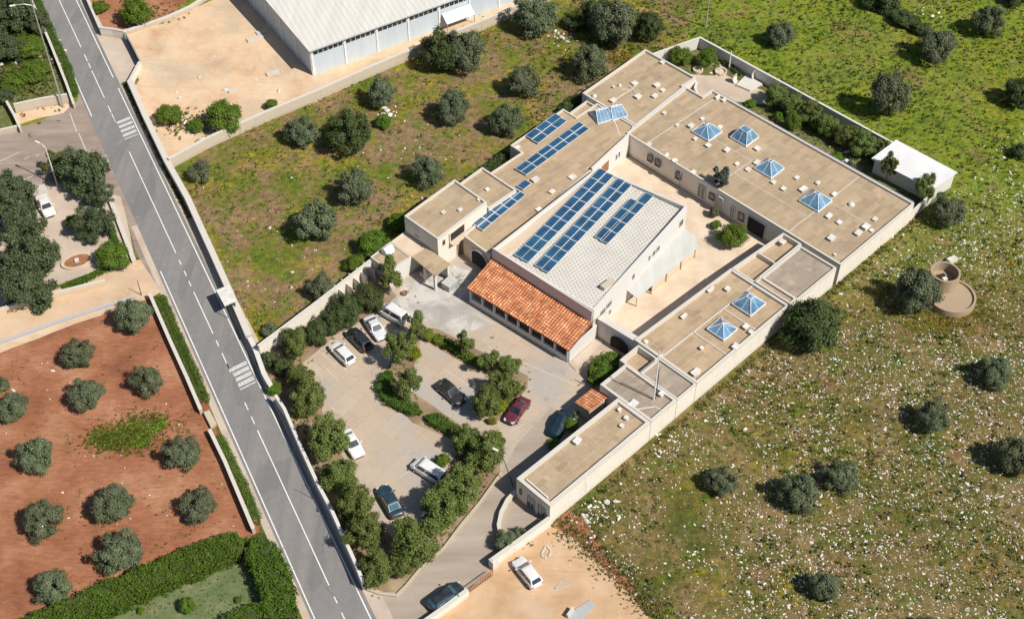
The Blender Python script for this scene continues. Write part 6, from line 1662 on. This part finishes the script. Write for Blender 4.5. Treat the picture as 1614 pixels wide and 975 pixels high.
# ------------------------------------------------------------------ back garden
def stone_ring(px, py, r, label):
    c_ = at(px, py); mb = MB(); mb.lathe((c_.x, c_.y), [(r, 0), (r, .4), (r - .22, .4), (r - .22, .15), (.01, .15)], 22)
    o = obj('stone_planter', mb, 'stone_tan'); tag(o, label, 'planter')
stone_ring(1136, 115, .95, 'round stone planter in the back garden near the lamp post')
stone_ring(1100, 112, .8, 'round pale stone planter at the corner of the north block')
def sail(px, py, h, label):
    c_ = at(px, py); mb = MB(); n = 10; L_, R_ = [], []
    for k in range(n + 1):
        t_ = k / n; z = h * t_; w = .5 * math.sin(math.pi * (t_ * .8 + .15)); bend = .35 * math.sin(math.pi * t_)
        L_.append(c_ + dU * (-w) + dV * bend + Vector((0, 0, z))); R_.append(c_ + dU * w + dV * bend + Vector((0, 0, z)))
    off = dV * -.12
    for k in range(n):
        mb.face([L_[k], R_[k], R_[k + 1], L_[k + 1]]); mb.face([L_[k] + off, L_[k + 1] + off, R_[k + 1] + off, R_[k] + off])
        mb.face([L_[k], L_[k + 1], L_[k + 1] + off, L_[k] + off]); mb.face([R_[k], R_[k] + off, R_[k + 1] + off, R_[k + 1]])
    o = obj('garden_sculpture', mb, 'plaster_white'); tag(o, label, 'sculpture')
sail(1159, 131, 1.9, 'curved white sail shaped stone at the lamp end of the garden platform')
sail(1189, 126, 2.1, 'tall curved white sail shaped stone against the garden wall')
pf = MB(); q = [at(x, y) for x, y in ((1160, 136), (1176, 120), (1202, 134), (1182, 145))]; pf.hexa([p for p in q][::-1], [p + Vector((0, 0, .3)) for p in q][::-1]); o = obj('garden_platform', pf, 'plaster_white'); tag(o, 'low white platform between the sail shaped stones', 'platform')
cw_ = MB(); P_ = [B(70.9, 38.1), B(69.6, 37.4), B(68.6, 36.0), B(68.4, 34.9)]
cwall = thing('curved_garden_wall', 'short curved white wall in the notch between the north and main block', 'wall', B(69, 36.5))
pts = [p.xy for p in P_]; Lq, Rq = offset_path(pts, .15), offset_path(pts, -.15)
for i in range(len(pts) - 1):
    cw_.hexa([(*Rq[i], 0), (*Rq[i + 1], 0), (*Lq[i + 1], 0), (*Lq[i], 0)], [(*Rq[i], 2.9), (*Rq[i + 1], 2.9), (*Lq[i + 1], 2.9), (*Lq[i], 2.9)])
obj('body', cw_, 'plaster_white', cwall)
br = thing('planter_box', 'dark soil filled planter box with kerb at the garage end of the courtyard', 'planter', at(1157, 378))
mb = MB(); q = [at(x, y) for x, y in ((1133, 372), (1150, 362), (1183, 378), (1166, 390))]
cq = sum(q, Vector((0, 0, 0))) / 4
for i in range(4):
    a, b = q[i], q[(i + 1) % 4]; d = (b - a).normalized(); nn_ = Vector((-d.y, d.x, 0)) * .1; a = a + d * .1; b = b - d * .1
    mb.hexa([a - nn_, b - nn_, b + nn_, a + nn_], [x + Vector((0, 0, .45)) for x in (a - nn_, b - nn_, b + nn_, a + nn_)])
obj('rim', mb, 'stone_wall', br)
mb = MB(); mb.face([p.lerp(cq, .06) + Vector((0, 0, .3)) for p in q][::-1]); obj('soil', mb, 'bed_soil', br)

# ------------------------------------------------------------------ stones of the field
def ico(seed, sub=1):
    bm = bmesh.new(); bmesh.ops.create_icosphere(bm, subdivisions=sub, radius=1)
    for v in bm.verts:
        k = 1 + .35 * mnoise.noise(v.co * 1.3 + Vector((seed * 7.1, 0, 0))) + .15 * mnoise.noise(v.co * 3 + Vector((seed, 5, 0)))
        v.co *= k
    v = np.array([x.co[:] for x in bm.verts]); bm.verts.index_update(); f = np.array([[y.index for y in x.verts] for x in bm.faces]); bm.free()
    return v, f
ICO = [ico(k, 1) for k in range(5)]
def photo_px(p):
    f = depth(p); u = p[1] * _s + (0 - CAMH) * _c
    return PW / 2 + F * p[0] / f, PH / 2 - F * u / f
def stony(px, py):
    u_ = min(1.25, max(0, (px * .9 + py * .7 - 1210) / 720))
    d = u_ * u_ * (3 - 2 * u_) if u_ < 1 else 1
    d = .03 + .97 * d
    if py < 400: d *= max(.012, (py - 200) / 200)
    return d
cand = []
for _ in range(75000):
    x, y = random.uniform(0, 92), random.uniform(62, 168)
    u, v = UV((x, y))
    if v > -1.2 or (u < 2 and v > -4): 
        continue
    px, py = photo_px((x, y, 0))
    if px > 1640 or py > 1000 or px < 850: continue
    # outside the sandy lot
    if px < 1050 and py > 835 + (px - 880) * .85: continue
    dd_ = stony(px, py) * max(.12, .75 + 1.0 * mnoise.noise((x * .08, y * .08, 2)) + .9 * mnoise.noise((x * .33, y * .33, 6)))
    if v > -3.5: dd_ = max(dd_, .16)
    if random.random() > dd_ * 1.7: continue
    cand.append((x, y))
    if len(cand) > 9500: break
sizes = [min(.30, .046 * math.exp(random.gauss(0, .6)) + .024) for _ in cand]
rocks = sorted(zip(sizes, cand), key=lambda t: -t[0])
def rock_xform(s):
    a = R(-48 + random.gauss(0, 45)); e = 1 + abs(random.gauss(0, .4))
    return a, (s * e, s * random.uniform(.7, 1.0), s * random.uniform(.45, .8))
RM = [raw_mesh('rock', [tuple(x) for x in v], [tuple(x) for x in f], [0] * len(f), [M['stone']]) for v, f in ICO]
for i, (s, (x, y)) in enumerate(rocks[:300]):
    a, sc = rock_xform(s * .82)
    o = bpy.data.objects.new('rock', RM[i % 5]); COL.objects.link(o); o.location = (x, y, sc[2] * .35); o.scale = sc; o.rotation_euler = (random.uniform(-.2, .2), random.uniform(-.2, .2), a)
    tag(o, 'larger white limestone rock lying among the smaller stones of the rough field', 'rock', 'larger limestone rocks in the stony field')
def merge_rocks(name, items, mat, label=None):
    V_, F_, n = [], [], 0
    for i, (s, (x, y)) in enumerate(items):
        v, f = ICO[i % 5]; a, sc = rock_xform(s); w = v * np.array(sc); ca, sa = math.cos(a), math.sin(a)
        w = np.stack([w[:, 0] * ca - w[:, 1] * sa + x, w[:, 0] * sa + w[:, 1] * ca + y, w[:, 2] + sc[2] * .35], 1)
        V_.append(w); F_.append(f + n); n += len(v)
    V_ = np.concatenate(V_); F_ = np.concatenate(F_)
    me = quads_mesh(name, V_[F_.ravel()], [mat], nper=3)
    o = bpy.data.objects.new(name, me); COL.objects.link(o); o['kind'] = 'stuff'
    if label: o['label'] = label
    return o
merge_rocks('field_stones', rocks[300:], 'stone')
# stones along the wall foot, in the meadow and the orchard
heap = []
for cx, cy, n, sp, sz in ((608, 180, 26, 9, .2), (1365, 370, 40, 14, .13), (1390, 335, 20, 10, .13), (930, 810, 60, 22, .13), (1035, 690, 40, 25, .14), (885, 60, 20, 14, .2), (1465, 20, 14, 14, .18), (660, 230, 22, 60, .12), (480, 420, 24, 60, .12), (45, 95, 26, 30, .28), (310, 205, 16, 14, .22), (330, 150, 14, 40, .16), (700, 290, 16, 40, .13), (1585, 230, 16, 20, .16), (1130, 105, 14, 10, .16), (1320, 245, 14, 14, .16), (470, 380, 14, 60, .12), (100, 640, 26, 80, .08), (200, 760, 20, 80, .08), (1195, 130, 8, 6, .2), (330, 95, 60, 70, .07), (440, 130, 30, 40, .09), (560, 105, 20, 40, .08), (850, 920, 12, 50, .06), (60, 520, 16, 70, .06)):
    for _ in range(n):
        px, py = cx + random.gauss(0, sp), cy + random.gauss(0, sp * .6); p = at(px, py); heap.append((sz * math.exp(random.gauss(0, .4)), (p.x, p.y)))
merge_rocks('scattered_stones', heap, 'stone')

# ------------------------------------------------------------------ weeds and grass tufts
def tufts(name, pts, size, mi, mats, spread=.9):
    n = len(pts); P_ = np.array(pts); S_ = np.array(size); nb = 5
    a = rng.uniform(0, 2 * np.pi, (n, nb)); tilt = rng.uniform(.25, 1.0, (n, nb)); s = S_[:, None] * rng.uniform(.6, 1.3, (n, nb))
    base = np.repeat(P_[:, None, :], nb, 1) + np.stack([np.cos(a), np.sin(a), 0 * a], 2) * (s * .25)[..., None]
    tip = base + np.stack([np.cos(a) * tilt * spread, np.sin(a) * tilt * spread, 1.05 - tilt * .6], 2) * s[..., None]
    side = np.stack([-np.sin(a), np.cos(a), 0 * a], 2) * (s * .34)[..., None]
    mid = (base + tip) / 2 + np.array([0, 0, .12]) * s[..., None]
    v = np.stack([base, mid - side, tip, mid + side], 2).reshape(-1, 3)
    me = quads_mesh(name, v, mats, np.repeat(np.array(mi), nb))
    o = bpy.data.objects.new(name, me); COL.objects.link(o); o['kind'] = 'stuff'
    return o
WM = ['weed_green', 'weed_yellow', 'weed_dry', 'weed_deep']
def near_tree(x, y, k=.75):
    return False
def poly_world(px): return [at(*p).xy for p in px]
def inside(p, poly):
    c_ = False; j = len(poly) - 1
    for i in range(len(poly)):
        if (poly[i].y > p[1]) != (poly[j].y > p[1]) and p[0] < (poly[j].x - poly[i].x) * (p[1] - poly[i].y) / (poly[j].y - poly[i].y) + poly[i].x: c_ = not c_
        j = i
    return c_
mead = poly_world([(210, 130), (266, 250), (450, 176), (680, 75), (830, 0), (1090, 40), (925, 165), (780, 265), (640, 365), (585, 425), (410, 545), (300, 320)])
pts, sz, mi = [], [], []
# open field
for _ in range(60000):
    x, y = random.uniform(-5, 100), random.uniform(60, 215); u, v = UV((x, y))
    if -1.0 < v < 49 and u < 81.5: continue
    px, py = photo_px((x, y, 0))
    if not (-20 < px < 1650 and -30 < py < 1000): continue
    if px < 1060 and py > 825 + (px - 880) * .85: continue
    if px < 830 or (px < 1050 and py < 100 and px < 820): continue
    up = max(0, min(1, (560 - py) / 400))
    n1 = mnoise.noise((x * .07, y * .07, 5)); n2 = mnoise.noise((x * .25, y * .25, 9))
    d = .30 + .28 * up + .55 * n1 + .35 * n2
    if random.random() > d: continue
    yl = mnoise.noise((x * .06 + 9, y * .06, 1)) + .4 * mnoise.noise((x * .5, y * .5, 3))
    r = random.random()
    m = 1 if (yl > .38 and r < .5) or r < .015 else (2 if r > .80 + .1 * up - .25 * max(0, -n1) else (3 if r > .55 else 0))
    pts.append((x, y, 0)); sz.append(random.uniform(.14, .36) * (1.2 if m == 3 else 1)); mi.append(m)
tufts('field_weeds', pts, sz, mi, WM)
pts, sz, mi = [], [], []
for _ in range(42000):
    x, y = random.uniform(-75, 40), random.uniform(95, 200)
    if not inside((x, y), mead): continue
    n1 = mnoise.noise((x * .09, y * .09, 25)); n2 = mnoise.noise((x * .3, y * .3, 19))
    if random.random() > .26 + .8 * n1 + .4 * n2: continue
    yl = mnoise.noise((x * .08 + 19, y * .08, 1)); r = random.random()
    m = 1 if (yl > .28 and r < .4) or r < .02 else (2 if r > .8 else (3 if r > .62 else 0))
    pts.append((x, y, 0.004)); sz.append(random.uniform(.14, .36)); mi.append(m)
tufts('meadow_weeds', pts, sz, mi, WM)
# red field, orchard, verges, wall feet
pts, sz, mi = [], [], []
def patch(cx, cy, sx, sy, n, s0, s1, w, seed=0):
    for _ in range(n):
        px, py = cx + random.gauss(0, sx), cy + random.gauss(0, sy); p = at(px, py)
        pts.append((p.x, p.y, .01)); sz.append(random.uniform(s0, s1)); mi.append(random.choices(range(4), w)[0])
redp = poly_world([(-60, 590), (0, 563), (238, 468), (318, 640), (335, 690), (392, 838), (60, 960), (-60, 1010)])
for _ in range(9000):
    x, y = random.uniform(-62, -25), random.uniform(70, 130)
    if not inside((x, y), redp): continue
    n1 = mnoise.noise((x * .12, y * .12, 45))
    if random.random() > .10 + .55 * n1: continue
    pts.append((x, y, .008)); sz.append(random.uniform(.08, .24)); mi.append(random.choices(range(4), (4, .4, 4, 1))[0])
patch(200, 690, 30, 13, 900, .12, .3, (9, .1, .3, 1)); patch(235, 665, 22, 9, 300, .12, .3, (9, .2, 1, 1)); patch(165, 692, 14, 10, 260, .15, .35, (9, 0, .3, 1))
patch(40, 80, 30, 40, 1600, .2, .5, (5, .2, 1, 5)); patch(25, 40, 22, 30, 600, .2, .5, (4, 0, 1, 5))
patch(295, 195, 30, 10, 260, .15, .4, (5, .5, 2, 3)); patch(235, 20, 26, 7, 200, .12, .35, (4, .3, 4, 2)); patch(214, 125, 3, 6, 40, .15, .35, (3, .5, 4, 1))
for k in range(700):       # foot of the meadow wall beside the road
    s = random.uniform(28, 62); p = RP(s, RW + 1.15 + random.gauss(0, .16)); pts.append((p.x, p.y, .02)); sz.append(random.uniform(.1, .3)); mi.append(random.choices(range(4), (5, .3, 3, 3))[0])
for k in range(420):       # foot of the long outer wall
    u = random.uniform(0, 72); p = B(u, -.5 - abs(random.gauss(0, .5))); pts.append((p.x, p.y, 0)); sz.append(random.uniform(.12, .42)); mi.append(random.choices(range(4), (6, .3, 2, 4))[0])
for k in range(900):       # ragged edge of the garden lawn and the lot
    px = random.uniform(875, 1040); p = at(px + random.gauss(8, 12), 833 + (px - 880) * .93 + random.gauss(-6, 10)); pts.append((p.x, p.y, .01)); sz.append(random.uniform(.1, .26)); mi.append(random.choices(range(4), (5, .2, 4, 3))[0])
patch(1500, 505, 38, 16, 800, .1, .22, (1, 9, 1, 1)); patch(1400, 480, 26, 20, 260, .1, .2, (1, 8, 2, 1)); patch(1570, 400, 26, 50, 420, .1, .22, (2, 8, 1, 1)); patch(1470, 780, 70, 60, 260, .1, .2, (1, 6, 3, 1)); patch(980, 92, 11, 6, 240, .12, .26, (1, 10, 0, 0)); patch(1330, 640, 50, 30, 160, .1, .2, (1, 7, 2, 1)); patch(590, 165, 26, 10, 240, .1, .22, (2, 8, 1, 1)); patch(770, 60, 26, 16, 240, .1, .24, (3, 6, 1, 1)); patch(1560, 880, 30, 30, 200, .1, .22, (1, 7, 1, 1))
for k in range(500):
    p = at(random.uniform(200, 420), random.uniform(885, 975)); pts.append((p.x, p.y, .01)); sz.append(random.uniform(.06, .18)); mi.append(random.choices(range(4), (5, .1, 2, 2))[0])
for cx, cy, sx, sy, n in ((470, 660, 14, 30, 160), (545, 800, 14, 40, 160), (590, 900, 16, 16, 100), (690, 830, 20, 30, 140), (740, 760, 20, 25, 120), (640, 600, 15, 25, 120), (760, 590, 30, 20, 120), (450, 570, 20, 20, 160), (560, 490, 40, 20, 120), (1300, 235, 50, 20, 260), (1240, 190, 30, 14, 160), (1120, 95, 25, 8, 120), (820, 850, 12, 8, 50)):
    patch(cx, cy, sx, sy, n, .1, .3, (5, .4, 3, 2))
keep = []
hard = [poly_world(q) for q in ([(490, 590), (540, 545), (610, 500), (640, 530), (596, 612), (690, 668), (735, 690), (690, 745), (650, 820), (600, 830), (545, 720), (520, 655)], [(672, 545), (770, 600), (770, 640), (740, 672), (660, 630), (650, 590)], [(600, 975), (640, 925), (700, 870), (792, 750), (830, 640), (900, 575), (900, 690), (786, 800), (786, 870), (740, 925), (680, 965)], [(205, 60), (400, 10), (485, 120), (440, 150), (300, 160), (222, 120)])]
for i, p_ in enumerate(pts):
    q_ = Vector((p_[0], p_[1], 0)) - RA
    if -.4 < q_.dot(rn) < RW + .75: continue
    if any(inside(p_, h_) for h_ in hard): continue
    keep.append(i)
pts = [pts[i] for i in keep]; sz = [sz[i] for i in keep]; mi = [mi[i] for i in keep]
tufts('verge_weeds', pts, sz, mi, WM)

# ------------------------------------------------------------------ light, sky, camera
w = bpy.data.worlds.new('World'); SC.world = w; w.use_nodes = True
nt = w.node_tree; bg = nt.nodes['Background']; sky = nt.nodes.new('ShaderNodeTexSky'); sky.sky_type = 'NISHITA'; sky.sun_disc = False
sky.sun_elevation = R(SUN_EL); sky.sun_rotation = R(90 - SUN_AZ); sky.air_density = 1.0; sky.dust_density = .8; sky.ozone_density = 1.2
nt.links.new(sky.outputs[0], bg.inputs['Color']); bg.inputs['Strength'].default_value = .06
sl_ = bpy.data.lights.new('sun', 'SUN'); sl_.energy = 4.2; sl_.angle = R(.53); sl_.color = (1.0, .945, .85)
so = bpy.data.objects.new('sun', sl_); COL.objects.link(so); so.location = (60, 40, 80)
sd_ = Vector((math.cos(R(SUN_AZ)) * math.cos(R(SUN_EL)), math.sin(R(SUN_AZ)) * math.cos(R(SUN_EL)), math.sin(R(SUN_EL))))
so.rotation_euler = sd_.to_track_quat('Z', 'Y').to_euler()
cam = bpy.data.cameras.new('camera'); co_ = bpy.data.objects.new('camera', cam); COL.objects.link(co_)
co_.location = (0, 0, CAMH); co_.rotation_euler = (math.pi / 2 - TH, 0, 0)
cam.sensor_width = 36; cam.lens = 36 * F / PW; cam.clip_end = 6000; cam.clip_start = 1
SC.camera = co_
vs = SC.view_settings; vs.view_transform = 'Standard'; vs.look = 'None'; vs.exposure = .45; vs.gamma = 1; vs.use_curve_mapping = False
SC.cycles.use_denoising = True
SC.cycles.max_bounces = 5; SC.cycles.diffuse_bounces = 3; SC.cycles.transmission_bounces = 4
